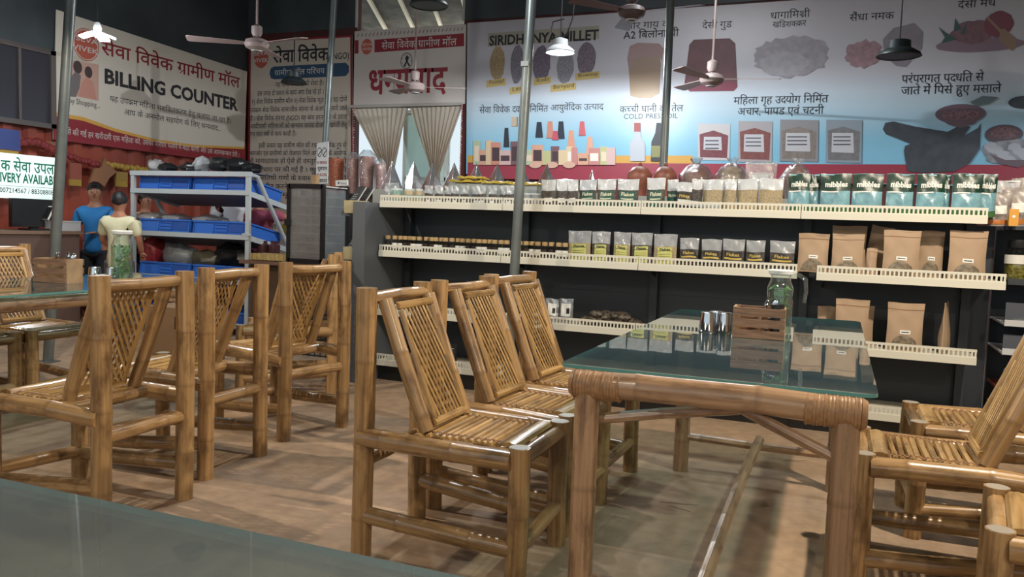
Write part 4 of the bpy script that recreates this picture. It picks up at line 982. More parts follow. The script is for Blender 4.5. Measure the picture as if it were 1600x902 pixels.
# ribbed earthen pots in clear bags
POT = mat('pot_brown', '#8b5444', .45, noise=.3, nscale=14); POT2 = mat('pot_straw', '#a38a68', .55, noise=.4, nscale=30)
for i, (x, r_, m) in enumerate([(1000, .085, POT), (1040, .078, POT), (1088, .085, POT), (1144, .088, POT2), (1245, .075, POT)]):
    p = atY(x, 262, 5.72); t = thing('bagged_pot', '%s round ribbed pot in a clear bag from the left, behind the pouches' % ORD[i], 'pot', (p.x, 5.72, ZA + .10), group='bagged ribbed pots')
    pr = []; vs, fs = lathe([(r_ * .5, .0), (r_ * .55, .05), (r_ * .75, .075), (r_, .12), (r_ * .98, .16), (r_ * .6, .2), (r_ * .15, .215), (0, .216)], 30)
    vs = [V((v.x * (1 + .035 * (k % 2)), v.y * (1 + .035 * (k % 2)), v.z)) for k, v in enumerate(vs)]
    ob('pot_body', (vs, fs), m, t, sharp=60); ob('pot_knob', ball((0, 0, .225), .014), m, t)
    if i > 1:
        q = random.Random(i); bv, bf = lathe([(r_ * .9, .0), (r_ * 1.25, .08), (r_ * 1.3, .14), (r_ * .8, .21), (r_ * .25, .235), (r_ * .5, .27)], 14, close=False)
        bv = [v + V((q.uniform(-.012, .012), q.uniform(-.012, .012), q.uniform(-.008, .008))) for v in bv]; ob('clear_bag', (bv, bf), clear('bag_film', '#eef0f2', .10, .8, 2, .1, bump=.6, milky=.1), t)
cr = thing('carton_row', 'row of dull cartons carrying the round ribbed pots', 'box', (atY(972, 290, 5.7).x, 5.70, ZA)); wx = atY(1275, 290, 5.7).x - atY(972, 290, 5.7).x
for k in range(6): ob('small_box', box((wx * (k + .5) / 6, 0, .049), (wx / 6 - .004, .2, .098)), mat('box_grey', '#8d9290', .6), cr)
p = atY(1190, 262, 5.7); t = thing('bagged_box', 'bagged pink and white carton behind the grain pouches', 'box', (p.x, 5.7, ZA + .10)); ob('carton_body', box((0, 0, .085), (.15, .1, .17)), mat('pinkish', '#c3a9a4', .5), t); ob('carton_panel', box((0, -.052, .12), (.1, .004, .07)), WLAB, t)
pouch('crumpled clear bag over the bagged carton', p.x + .01, 5.56, ZA, .2, .33, [MATS['bag_film']], 1, d=.05, crumple=.012, cat='bag', name='clear_bag')

# ---- second level: spice jars
JG = clear('jar_glass', '#dfe2dc', .08, .8, 3, .03); CORK = mat('wood_lid', '#b69a6e', .55); SP = [mat('spice%d' % k, c, .7, noise=.4, nscale=90) for k, c in enumerate(['#4a2f22', '#6b4a2a', '#2f2622', '#5f3324'])]
def spice_jar(k, x, y, z, label):
    t = thing('spice_jar', label, 'jar', (x, y, z), k * 1.3, group='wooden-lidded spice jars'); t.scale = (1.12, 1.12, 1.42)
    ob('jar_glass', lathe([(.016, 0), (.0195, .004), (.0195, .05), (.014, .058), (.014, .062)], 14, close=False), JG, t); ob('spice', lathe([(.015, .003), (.0175, .006), (.0175, .045), (0, .046)], 12), SP[k % 4], t)
    ob('lid', lathe([(.0165, .060), (.0175, .062), (.0175, .078), (0, .079)], 14), CORK, t); ob('label', lathe([(.0198, .014), (.0198, .042)], 14, close=False), WLAB if k % 3 else SP[2], t)
    return t
jx = [606, 617, 626, 633, 640, 647, 655, 665, 676, 681, 689, 697, 706, 715, 724, 732, 740, 749.5, 757, 765, 774, 783, 791, 813, 822, 831, 841, 851, 861, 874, 883]
jp = [spice_jar(k, 0, 0, 0, 'x') for k in range(4)]
for i, x in enumerate(jx):
    P = atY(x, 380, 5.135); lb = '%s wooden-lidded spice jar from the left on the second shelf' % ORD[i]
    if i < 4: jp[i].location = (P.x, 5.135, ZB); jp[i]['label'] = lb
    else: clone(jp[i % 4], lb, (P.x, 5.135 + .012 * math.sin(i * 2.1), ZB), i * .9)
for i, (x0, x1, yt) in enumerate([(889, 925, 361), (926, 955, 362), (960, 987, 363), (988, 1021, 364), (1023, 1060, 366)]):
    cx, w_, h_ = span(x0, x1, yt, 5.15, ZB)
    pouch('%s yellow-label flakes pouch from the left on the second shelf' % ORD[i], cx, 5.15, ZB, w_, h_, [FLK if i % 2 else GRAINB, CLEARB], .6, lab=(.17, .03, .83, .56, YELL), labels=[(.17, .44, .83, .455, DARKL, 'print_line')] + [(.24, .34 - k * .07, .74, .35 - k * .07, DARKL, 'print_line') for k in range(4)], text=[('Flakes', .26, .74, .46, .11, DARKL, .02)], group='yellow-label flakes pouches')
for i, (x0, x1, yt) in enumerate([(1064, 1094, 372), (1098, 1130, 374), (1131, 1166, 374), (1168, 1198, 376), (1205, 1245, 377)]):
    cx, w_, h_ = span(x0, x1, yt, 5.15, ZB)
    pouch('%s dark-label flakes pouch from the left on the second shelf' % ORD[i], cx, 5.15, ZB, w_, h_, [FLK, CLEARB], .6, lab=(.1, .03, .9, .58, DARKL), labels=[(.1, .30, .9, .36, YBAND, 'stripe')] + [(.2, .22 - k * .07, .75, .235 - k * .07, mat('dim_print', '#7a6a58', .5), 'print_line') for k in range(3)], text=[('Flakes', .18, .8, .42, .15, YBAND, .02)], group='dark-label flakes pouches')
# kraft pouches
CW = clear('kraft_clear_window', '#c9c9c6', .25, .9, 1.5, .1, bump=.8, milky=.25)
def kraft(label, x0, x1, yt, y, z, rz=0, lean=0, win=True, front=True):
    cx, w_, h_ = span(x0, x1, yt, y, z)
    return pouch(label, cx, y, z, w_, h_, [KRAFT], 1, d=.075, crumple=.004, rz=rz, lean=lean, labels=([(.10, .04, .90, .34, CW if not win else KWIN, 'window'), (.36, .36, .66, .44, WLAB, 'sticker'), (.40, .39, .62, .41, DARKL, 'print_line')] if front else []) + [(.0, .86, 1, .868, mat('kraft_line', '#8d6845', .8), 'zip_line')])
kraft('kraft pouch farthest left on the second shelf, beside the dark-label pouches', 1249, 1298, 365, 5.16, ZB)
kraft('kraft pouch second from the left in front on the second shelf', 1302, 1353, 366, 5.12, ZB)
kraft('tall kraft pouch standing right behind the second one on the second shelf', 1301, 1356, 353, 5.28, ZB, front=False)
kraft('tilted kraft pouch leaning behind between the second and third pouches', 1350, 1386, 353, 5.30, ZB, lean=.16, front=False)
kraft('low kraft pouch folded sideways beside the tilted one on the second shelf', 1357, 1374, 388, 5.12, ZB, front=False)
kraft('wide kraft pouch in the middle of the right unit, second shelf', 1382, 1441, 360, 5.10, ZB)
kraft('kraft pouch half hidden behind the wide middle one on the second shelf', 1438, 1478, 361, 5.24, ZB)
kraft('kraft pouch at the right end of the second shelf with shiny window', 1485, 1546, 361, 5.12, ZB)
kraft('small kraft pouch at the left on the third shelf, behind the glass top', 1286, 1316, 479, 5.28, ZCs, front=False)
kraft('tall kraft pouch on the third shelf beside the glass table corner', 1314, 1368, 468, 5.14, ZCs)
kraft('kraft pouch behind the tall one on the third shelf', 1334, 1376, 478, 5.28, ZCs, front=False)
kraft('kraft pouch with a wide clear window alone on the third shelf', 1396, 1455, 474, 5.14, ZCs)
cx, w_, h_ = span(1482, 1500, 474, 5.14, ZCs); pouch('kraft pouch seen edge-on at the right end of the third shelf', cx, 5.2, ZCs, .2, h_, [KRAFT], 1, d=.08, rz=1.38, lean=0)
# third level left: silver pouches and the brown heap
for i, (x0, x1) in enumerate([(826, 851), (853, 862), (859, 879), (880, 902)]):
    cx, w_, h_ = span(x0, x1, 467, 5.14, ZCs); pouch('%s silver pouch with white label from the left on the third shelf' % ORD[i], cx, 5.13 + (.05 if i == 1 else 0), ZCs, w_, h_, [SILV], 1, d=.04, lab=(.15, .3, .85, .8, WLAB), labels=[(.55, .4, .78, .62, DARKL, 'emblem')], group='silver pouches')
BRP = mat('dark_snack', '#6b6052', .35, noise=.55, nscale=40, col2='#221d19', bump=.6); rnd = random.Random(9)
for k in range(16):
    x = 916 + (k % 10) * 8.6 + (3 if k > 9 else 0); p = atY(x, 495, 5.12)
    o = ob('snack_packet', [ball((0, 0, 0), .042, 8, 6, (1.3, .9, .7))], BRP); lift = .03 if k < 10 else .068
    o.location = (p.x + (.05 if k > 9 else 0) + rnd.uniform(-.006, .006), 5.13 + .1 * ((k * 7) % 3) / 2, ZCs + lift); o.rotation_euler = (rnd.uniform(-.3, .3), rnd.uniform(-.2, .2), rnd.uniform(0, 3))
    tag(o, '%s crinkled dark packet from the left in the %s layer of the third-shelf heap' % (ORD[k if k < 10 else k - 10], 'lower' if k < 10 else 'upper'), 'packet', 'heaped dark snack packets')
for i, x in enumerate((690, 704)):
    p = atY(x, 545, 5.14); pouch('%s black pouch with white print on the bottom shelf left' % ('left' if i == 0 else 'right'), p.x, 5.14, ZD, .10, .15, [mat('black_pouch', '#202224', .4)], 1, d=.04, labels=[(.2, .78, .8, .8, WLAB, 'print_line'), (.2, .7, .7, .72, WLAB, 'print_line'), (.3, .25, .6, .5, WLAB, 'emblem')])
# right end: neighbouring rack with trays
t = thing('side_rack', 'black rack beyond the right end post with white trays', 'rack', (.88, 5.22, 0))
ob('back_panel', box((.5, .45, .62), (1.0, .03, 1.24)), NAVY, t, smooth=False); ob('top_board', box((.5, .2, 1.235), (1.0, .5, .02)), NAVY, t, smooth=False)
WTR = mat('tray_white', '#b9bcc0', .4)
for z in (.93, .70, .54): ob('tray', [box((.5, .2, z), (1.0, .46, .012)), box((.5, -.03, z + .01), (1.0, .012, .035))], WTR if z < .9 else NAVY, t, smooth=False)
for z in (.78, .6): ob('drawer_front', box((.5, .03, z - .02), (.98, .012, .12)), mat('drawer_grey', '#4a4e58', .5), t, smooth=False)
ob('wood_board', box((.5, .1, .33), (1.0, .5, .015)), mat('reddish_board', '#7d3b2c', .5), t); ob('lower_board', box((.5, .12, .12), (1., .4, .2)), mat('tan_board', '#a38a74', .6), t)
t = thing('goods_jar', 'clear jar of yellow dried snacks with black lid at the right edge', 'jar', (atY(1590, 410, 5.3).x, 5.3, .937)); ob('jar_glass', lathe([(.06, 0), (.065, .01), (.065, .17), (.05, .19)], 18, close=False), JG, t); ob('snacks', lathe([(.055, .004), (.06, .01), (.06, .13), (0, .14)], 16), mat('yellow_snack', '#b3a64e', .6, noise=.5, nscale=45, bump=.8), t); ob('lid', lathe([(.056, .19), (.058, .195), (.058, .235), (0, .236)], 18), BLK, t); ob('label', lathe([(.0665, .10), (.0665, .15)], 18, close=False), WLAB, t)
hp = ball((0, 0, 0), .012, 6, 4, (1.5, 1, .5)); g = []
for k in range(90): g.append(([v + V((rnd.uniform(-.16, .16), rnd.uniform(-.1, .1), rnd.uniform(0, .045))) for v in hp[0]], hp[1]))
o = ob('dried_leaves', g, mat('leaf_dry', '#8d9468', .6, noise=.4, nscale=40), kind='stuff'); o.location = (1.08, 5.35, .556); tag(o, 'heap of greenish dried leaves in the white tray at the right edge', 'leaves')
o = ob('tray_bag', cloth_sheet((-.15, -.1, 0), (.3, 0, 0), (0, .2, 0), 8, 6, .012, 4), CLEARB); o.location = (1.08, 5.3, .735); tag(o, 'crumpled clear bag on the upper white tray at the right edge', 'bag')
o = pouch('clear bag of reddish snacks on the wooden board at the right edge', 1.05, 5.28, .338, .28, .10, [mat('reddish_snack', '#9a7c66', .6, noise=.4, nscale=30), CLEARB], .6, d=.12, crumple=.01, cat='bag', name='snack_bag')
OR_ = mat('orange_pack', '#c07a42', .4); MIX = mat('mixed_pack', '#a8a19c', .35, noise=.6, nscale=14, col2='#5b4a44')
for i, (x, yt, y, m, w_) in enumerate([(1562, 300, 5.25, MIX, .13), (1590, 293, 5.3, MIX, .15), (1572, 282, 5.42, mat('white_pack', '#bfc0c2', .4, noise=.4, nscale=20), .14), (1600, 278, 5.46, MIX, .12)]):
    p = atY(x, yt, y); pouch('%s rounded printed food bag on the side rack, counted from the left' % ORD[i], p.x, y, 1.246, w_, max(.06, p.z - 1.246), [m], 1, d=.09, crumple=.008, lab=(.2, .35, .8, .6, WLAB), labels=[(.1, .05, .9, .18, OR_, 'orange_band')], name='food_bag', cat='bag')
t = thing('yellow_box', 'small yellow box in front of the printed food bags', 'box', (atY(1584, 330, 5.12).x, 5.12, 1.246)); ob('box_body', box((0, 0, .045), (.045, .03, .09)), mat('box_yellow', '#c98f32', .5), t); ob('box_emblem', lathe([(.008, .0), (.008, .001), (0, .0012)], 10, (0, 0, 0)), WLAB, t).matrix_local = Matrix.Translation((0, -.0155, .05)) @ Matrix.Rotation(math.radians(90), 4, 'X')

# ================================================================== POLES
PIPE = mat('pipe_steel', '#767d7b', .38, .35, noise=.25, nscale=6)
def pole(label, p0, p1, r, name='steel_pole', ext=True):
    p0, p1 = V(p0), V(p1); d = p1 - p0
    if ext: a = p0 - d * (p0.z / d.z); bq = p0 + d * ((ZC - .02 - p0.z) / d.z)
    else: a, bq = p0, p1
    t = thing(name, label, 'pole', a)
    ob('tube', tube([V((0, 0, 0)), bq - a], r, 16), PIPE, t); ob('foot_plate', box((0, 0, .005), (r * 3.2, r * 3.2, .01)), PIPE, t)
    return t, a, bq
pc, a, bq = pole('grey steel pole in front of the rack, between second and third chair backs', atY(830, 0, 4.80), atY(794, 580, 4.80), .031)
ob('clamp', box(atY(823, 101, 4.80) - a + V((0, -.033, 0)), (.05, .012, .03)), mat('clamp_grey', '#8a8f8c', .4), pc)
q = atY(811, 190, 4.76) - a; ob('tape_scrap', box(q + V((-.03, 0, 0)), (.035, .02, .06)), mat('tape_scrap', '#9a958c', .6), pc)
pole('thick galvanised pole at the left, ending behind the left wooden caddy', atY(110, 0, 4.35), atY(86, 385, 4.35), .037)
pole('dark steel pole right of the ghee jar picture, reaching behind the pouches', atY(1048, 0, 6.1), atY(1036, 270, 6.1), .030)
ps, a, bq = pole('slim pale pole in front of the story banner with a small sign', atY(522, 0, 7.4), atY(509, 210, 7.4), .034)
sg = Board('no_smoking_sign', 'small white prohibition sign with two circles fixed to the slim pole', 'y', 7.34, [(493, 288), (511, 287), (513, 221), (495, 224)], mat('sign_white', '#d9d7d4', .5), cat='sign')
sg.ell('ban_ring', (499, 238), 4.2, 7.5, INK, ring=.18); sg.ell('ban_ring', (507, 238), 4.2, 7.5, INK, ring=.18)
sg.poly('ban_bar', [(496, 243), (503, 233), (503.8, 234), (497, 244)], INK); sg.poly('ban_bar', [(504, 243), (510, 233), (510.8, 234), (505, 244)], INK)
sg.text('NO SMOKING', (495, 256), (511, 255), 6, RED, .02); sg.text('धूम्रपान', (496, 266), (511, 265), 8, INK, .02); sg.text('NO ALCOHOL', (495, 275), (511, 274), 6, RED, .02); sg.text('मद्यपान', (496, 285), (511, 284), 8, INK, .02)

# ================================================================== LAMPS AND FANS
SHD = mat('lamp_shade_dark', '#2c3436', .45, .2); SHW = mat('lamp_white', '#c9cccc', .5); FANB = mat('fan_brown', '#5a4a48', .4); FANW = mat('fan_pinkish', '#a08f8b', .5)
GLOW = mat('bulb_glow', '#f4fbff', .3, emit=22); WIRE = mat('wire_black', '#1b1b1d', .6)
def pendant(label, P, d, lit=0, name='pendant_lamp', swirl=False):
    P = V(P); t = thing(name, label, 'lamp', P, group='dome pendant lamps'); r = d / 2
    ob('cord', tube([(0, 0, .1), (0, 0, ZC - P.z)], .006, 6), WIRE, t)
    ob('shade', [lathe([(r, 0), (r * .96, .02), (r * .62, .055), (r * .52, .06), (r * .5, .115), (r * .2, .13), (0, .131)], 24), ], SHD if not lit else SHW, t)
    # open underside
    ob('rim', lathe([(r * .96, -.004), (r * 1.03, 0), (r * .96, .006)], 24, close=False), SHD, t)
    if lit:
        ob('bulb', [ball((0, 0, .052), r * .5, 16, 8, (1, 1, .3))], GLOW, t)
        lamp_light('lamp_bulb_light', P + V((0, 0, .012)), lit, .03, COOL)
        if swirl: ob('cable_loop', tube([(r * .2, 0, .3), (-r * .6, 0, .28), (-r * .7, 0, .2), (-r * .2, 0, .14), (r * .4, 0, .15), (r * .8, 0, .3), (r * .9, 0, .5)], .006, 6), WIRE, t)
    return t
pendant('brightly lit pendant lamp in front of the millet picture', atY(875, 82, 7.2), .27, 720, swirl=True)
pendant('unlit dark dome lamp hanging over the story banner', atY(459, 130, 7.27), .27)
pendant('unlit dark dome lamp hanging over the rock salt picture', atY(1404, 88, 7.0), .32)
pendant('dark dome lamp hanging in the top opening, cut by the upper edge', atY(670, 9, 5.0), .26)
# leaf lamp at the left
P = atY(152, 50, 5.25); t = thing('leaf_lamp', 'brightly lit LED lamp with spread leaf panels before the billing banner', 'lamp', P)
ob('socket', lathe([(.03, 0), (.035, .03), (.02, .08)], 12), SHW, t); ob('cord', tube([(0, 0, .08), (0, 0, ZC - P.z)], .006, 6), WIRE, t)
for k in range(4):
    R = Matrix.Rotation(k * 1.5708 + .4, 3, 'Z') @ Matrix.Rotation(.32, 3, 'Y'); ob('leaf_panel', box(R @ V((.085, 0, .0)), (.12, .085, .014), R), GLOW, t)
ob('centre_bulb', ball((0, 0, -.015), .036), GLOW, t)
lamp_light('lamp_bulb_light', P - V((0, 0, .10)), 60, .06, COOL)
def fan(label, P, angs, tilt, m, R_=.60, cap=True, flip=0):
    P = V(P); t = thing('ceiling_fan', label, 'fan', P, group='ceiling fans')
    ob('downrod', tube([(0, 0, .05), (0, 0, ZC - P.z)], .011, 8), m, t)
    ob('motor', lathe([(.03, -.062), (.045, -.06), (.10, -.035), (.115, 0), (.10, .035), (.05, .055), (0, .06)], 24), m, t)
    ob('motor_ring', lathe([(.028, -.0665), (.05, -.066), (.052, -.06)], 20, close=False), SHW, t)
    ob('canopy', lathe([(.035, .07), (.05, .10), (.05, .16), (.02, .18)], 16), m, t)
    for k, a in enumerate(angs):
        Rm = Matrix.Rotation(math.radians(a), 3, 'Z') @ Matrix.Rotation(.17, 3, 'X')
        pts = [(.10, -.03), (.2, -.045), (R_ - .02, -.068), (R_, -.05), (R_, .05), (R_ - .02, .068), (.2, .045), (.10, .03)]
        ob('blade', prism([Rm @ V((x, y, 0)) for x, y in pts], (0, 0, .006)), m, t, smooth=False)
    return t
fan('pinkish ceiling fan hanging above the left end of the story banner', atY(401, 69, 6.3), (-10, 110, 215), 0, FANW, .62)
fan('dark brown ceiling fan at the top edge, right of the lit lamp', atY(987, 19, 6.7), (-8, 112, 232), 0, FANB, .60)
fan('dim ceiling fan in front of the jaggery picture', atY(1112, 124, 7.9), (10, 130, 250), 0, FANW, .62)
fan('ceiling fan in front of the red thank-you lettering', atY(648, 136, 7.9), (20, 145, 262), 0, FANW, .55)
# loose cables along the roof
for i, (a_, b_) in enumerate([((600, 40), (760, -20)), ((1180, 2), (1600, -25))]): pass

# ================================================================== CURTAINS AT THE DOORWAY
CUR = mat('sheer_curtain', '#d8cabb', .8, noise=.08, nscale=5); b = CUR.node_tree.nodes['Principled BSDF']
nt = CUR.node_tree; out = nt.nodes['Material Output']; tl = nt.nodes.new('ShaderNodeBsdfTranslucent'); tl.inputs[0].default_value = lin('#e0d2c2'); m_ = nt.nodes.new('ShaderNodeMixShader'); m_.inputs[0].default_value = .55
nt.links.new(b.outputs[0], m_.inputs[1]); nt.links.new(tl.outputs[0], m_.inputs[2]); nt.links.new(m_.outputs[0], out.inputs[0])
def curtain(label, tl_, tr_, kl, kr, bl, br, y=YW - .07, seed=0, nf=11):
    """hung from tl..tr, drawn together at kl..kr, then falling to the floor"""
    rows = 22; cols = 48; vs, fs = [], []
    TL, TR, KL, KR = [atY(*p, y) for p in (tl_, tr_, kl, kr)]
    for j in range(rows + 1):
        v = j / rows
        if v < .8: s = v / .8; e = s * s * (3 - 2 * s) * .55 + s * .45; L_, R_ = TL.lerp(KL, e), TR.lerp(KR, e)
        else:
            s = (v - .8) / .2; L_ = KL.lerp(V((KL.x - .06, KL.y, .04)), s); R_ = KR.lerp(V((KR.x + .06, KR.y, .04)), s)
        wd = (R_ - L_).length
        for i in range(cols + 1):
            u = i / cols; p = L_.lerp(R_, u); amp = .022 + .02 * (1 - wd / 1.0)
            p = p + V((0, -1, 0)) * (math.sin(u * nf * 6.28 + seed + .6 * math.sin(v * 4)) * amp * (.35 + .65 * min(1, v * 2)) + .04); vs.append(p)
    for j in range(rows):
        for i in range(cols): a = j * (cols + 1) + i; fs.append((a, a + 1, a + cols + 2, a + cols + 1))
    o = ob('curtain', (vs, fs), CUR); tag(o, label, 'curtain', 'doorway curtains'); return o
curtain('left sheer cream curtain gathered to the middle of the doorway', (553, 171), (641, 169), (604, 268), (616, 268), None, None, seed=1)
curtain('right sheer cream curtain gathered under the thank-you banner', (642, 169), (725, 167), (678, 272), (688, 272), None, None, seed=2.5)
rod = ob('curtain_rod', tube([(DX0 - .05, YW - .10, 2.63), (DX1 + .05, YW - .10, 2.63)], .02, 8), pale); tag(rod, 'pale curtain rod under the thank-you banner', 'rod')
for i, (x, c) in enumerate([(558, '#7d2433'), (725, '#a8323c')]):
    p = atY(x, 200, YW - .06); t = thing('bead_string', '%s string of red and white beads beside the doorway' % ('left' if i == 0 else 'right'), 'garland', (p.x, YW - .14, 1.2)); ob('beads', [ball((0, 0, k * .032), .012, 6, 4) for k in range(45)], mat('bead' + c, c, .5, noise=.6, nscale=25, col2='#d8c8c0'), t, kind='stuff')

# ================================================================== CRATE STAND (seen from its back)
GALV = mat('stand_grey', '#b4bcc0', .45, .1); BLUE = mat('crate_blue', '#2f63b8', .42); BLUED = mat('crate_blue_inside', '#244a94', .5)
SY = 6.2; sx0, sx1 = -6.60, -5.17; DPT = .62
t = thing('crate_stand', 'grey steel stand of sloping shelves holding blue crates', 'stand', (sx0, SY, 0)); W_ = sx1 - sx0
for x in (0, W_): ob('post', box((x, 0, .77), (.045, .03, 1.54)), GALV, t); ob('clip', box((x, -.02, .98 if x else 1.02), (.10, .012, .022)), GALV, t)
for x in (0, W_):
    ob('side_leg', tube([(x, .02, 1.54), (x, .12, 1.53), (x, .60, .86), (x, .66, .78), (x, .66, .02)], .022, 8), GALV, t)
ob('top_bar', box((W_ / 2, 0, 1.545), (W_ + .055, .04, .046)), GALV, t)
SHZ = [1.37, .95, .52, .10]; SL = .20       # shelf heights at the back edge seen; they fall away towards the customers
for z in SHZ[:]:
    sh = ob('shelf_bar', box((W_ / 2, -.004, z), (W_ + .04, .036, .045)), GALV, t); R = Matrix.Rotation(-SL, 3, 'X') if z > .3 else Matrix.Identity(3)
    for x in (0.01, W_ - .01): ob('side_bar', box(V((x, 0, z)) + R @ V((0, DPT / 2, -.0)), (.02, DPT, .05), R), GALV, sh)
    ob('shelf_sheet', box(V((W_ / 2, 0, z)) + R @ V((0, DPT / 2, .0)), (W_ - .04, DPT, .006), R), mat('shelf_sheet', '#6f7686', .5, .2), sh)
def crate(label, x, y, z, w, d, h, tilt, name='plastic_crate'):
    t = thing(name, label, 'crate', (x, y, z), 0, 'blue plastic crates'); t.rotation_euler = (tilt, 0, 0)
    e = .05
    fr = [(-w / 2, 0, 0), (w / 2, 0, 0), (w / 2 + .01, 0, h), (-w / 2 - .01, 0, h)]
    for yy, nm in ((0, 'back_wall'), (d, 'front_wall')): ob(nm, prism([(a, yy, c) for a, _, c in fr], (0, .006, 0)), BLUE, t, smooth=False)
    for s in (-1, 1): ob('side_wall', box((s * w / 2, d / 2, h / 2), (.006, d, h)), BLUE, t, smooth=False)
    ob('crate_floor', box((0, d / 2, .004), (w, d, .008)), BLUED, t, smooth=False)
    ob('rim', [box((0, -.006, h - .008), (w + .03, .012, .016)), box((0, d + .006, h - .008), (w + .03, .012, .016)), box((-w / 2 - .01, d / 2, h - .008), (.012, d, .016)), box((w / 2 + .01, d / 2, h - .008), (.012, d, .016))], BLUE, t, smooth=False)
    for q in (-.5, -.12, .14, .5): ob('rib', box((q * (w - .01), -.006, h / 2), (.008, .012, h)), BLUE, t, smooth=False)
    for k in range(3): ob('rib', box((.02, -.005, h * (.25 + .25 * k)), (w * .24, .01, .006)), BLUE, t, smooth=False)
    ob('handle_slot', box((w * .3, -.0035, h * .5), (w * .3, .004, h * .55)), BLUED, t, smooth=False)
    return t
nm = ['top', 'second', 'third', 'bottom']; cw = W_ / 2 - .045
for k, z in enumerate(SHZ):
    for q in range(2):
        tl = -SL if z > .3 else 0
        if k == 3: y_, z_ = SY + .04, z + .008
        else: y_, z_ = SY + .03, z + .012
        crate('%s blue crate on the %s shelf of the steel stand' % (('left', 'right')[q], nm[k]), sx0 + .035 + cw / 2 + q * (cw + .02), y_, z_, cw - .03, .5, .135 if k != 3 else .12, tl)
# goods on and in the stand
BAGK = mat('black_bag', '#1f2022', .3, noise=.2, nscale=10, bump=.5); GREYB = mat('grey_bag', '#9fa3a6', .3, noise=.3, nscale=12, bump=.5); REDB = mat('red_bag', '#a8343c', .4, noise=.3, nscale=12, bump=.4)
def lump(label, x, y, z, sx, sy, sz, m, seed, name='shopping_bag', cat='bag', n=14):
    r = random.Random(seed); g = ball((0, 0, 0), 1, n, 9); ph = [r.uniform(0, 6) for _ in range(5)]
    vs = [V((v.x * sx, v.y * sy, v.z * sz)) * (1 + .16 * math.sin(4 * v.x + ph[0]) * math.sin(5 * v.z + ph[1]) + .1 * math.sin(9 * v.y + ph[2] + 7 * v.x) + r.uniform(-.03, .03)) for v in g[0]]
    zm = min(v.z for v in vs); vs = [V((v.x, v.y, v.z - zm)) for v in vs]
    o = ob(name, (vs, g[1]), m); o.location = (x, y, z); tag(o, label, cat); return o
for i, (x, m, w_, h_, lb) in enumerate([(243, CLEARB, .09, .13, 'small clear bag at the left on top of the crate stand'), (262, BAGK, .10, .10, 'flat black bag second on top of the crate stand'), (298, BAGK, .13, .10, 'black bag in the middle on top of the crate stand'), (316, GREYB, .10, .16, 'pale knotted bag on top of the crate stand'),
                                         (343, BAGK, .14, .15, 'round shiny black bag right of the pale one on top of the stand'), (372, BAGK, .13, .15, 'black bag above the right post of the stand'), (392, BAGK, .14, .10, 'low black bag at the right end on top of the stand')]):
    p = atY(x, 270, SY + .22); lump(lb, p.x, SY + .22, 1.562, w_ * .85, .1, h_ / 2, m, i)
ob('top_sheet', box((W_ / 2, .2, 1.558), (W_, .38, .006)), MATS['shelf_sheet'], t)
p1_ = [(235, 355, .20, .055, CLEARB, 'crumpled clear film on the left crate of the second shelf'), (275, 350, .22, .05, CLEARB, 'heap of clear film on the second shelf, left half'), (330, 352, .2, .05, CLEARB, 'crumpled clear film on the right crate of the second shelf')]
for i, (x, y, w_, h_, m, lb) in enumerate(p1_): p = atY(x, y, SY + .25); lump(lb, p.x, SY + .25, 1.045, w_, .14, h_, m, 20 + i, 'film_bag')
for i, (x, w_, h_, m, lb) in enumerate([(238, .13, .16, REDB, 'red and white printed bag on the third shelf, left'), (278, .28, .12, GREYB, 'grey crinkled bag on the third shelf in the middle'), (325, .26, .09, mat('olive_bag', '#6d6a58', .4, noise=.4, nscale=10, bump=.5), 'olive folded bag on the third shelf'), (362, .26, .13, BAGK, 'dark bundle on the third shelf, right'), (215, .10, .13, BAGK, 'round dark bag at the left end of the third shelf')]):
    p = atY(x, 400, SY + .26); lump(lb, p.x, SY + .27 + .03 * (i % 2), .60, w_ * .8, .15, h_, m, 30 + i)

# ================================================================== DISPLAY CASE, ITS COUNTER AND GOODS
ct = thing('counter', 'brown counter under the black-framed display case', 'counter', (-5.05, 6.1, 0))
ob('counter_top', box((.72, .26, .735), (1.55, .72, .03)), mat('counter_wood', '#6e5140', .6, noise=.2, nscale=6), ct, smooth=False)
ob('counter_body', box((.72, .3, .36), (1.45, .6, .72)), mat('counter_side', '#54402f', .6), ct, smooth=False)
CX0, CX1, CY0, CY1, CZ = -4.59, -4.23, 6.05, 6.42, .751
case = thing('display_case', 'tall glass display case with black frame on the counter', 'cabinet', (CX0, CY0, CZ)); w_, d_, h_ = CX1 - CX0, CY1 - CY0, .70
for x in (0, w_):
    for y in (0, d_): ob('frame_post', box((x, y, h_ / 2), (.035, .03, h_)), BLK, case, smooth=False)
for y in (0, d_):
    for z in (.02, h_ - .015): ob('frame_rail', box((w_ / 2, y, z), (w_, .03, .04)), BLK, case, smooth=False)
for x in (0, w_):
    for z in (.02, h_ - .015): ob('frame_rail', box((x, d_ / 2, z), (.03, d_, .04 if z < .1 else .012)), BLK if z < .1 else pale, case, smooth=False)
CG = clear('case_glass', '#dde2e1', .10, .7, 3, .06, milky=.14)
for (c, s) in (((w_ / 2, 0, h_ / 2), (w_ - .03, .004, h_ - .06)), ((w_, d_ / 2, h_ / 2), (.004, d_ - .03, h_ - .06)), ((0, d_ / 2, h_ / 2), (.004, d_ - .03, h_ - .06)), ((w_ / 2, d_, h_ / 2), (w_ - .03, .004, h_ - .06))): ob('glass_pane', box(c, s), CG, case, smooth=False)
for k in range(7): ob('glass_shelf', box((w_ / 2, d_ / 2, .10 + k * .083), (w_ - .04, d_ - .04, .006)), mat('case_shelf', '#b7bfbd', .3), case, smooth=False)
ob('lock', box((.0, -.02, .36), (.06, .02, .055)), BLK, case); ob('base', box((w_ / 2 + .03, d_ / 2, -.004 + .006), (w_ + .12, d_ + .1, .012)), BLK, case)
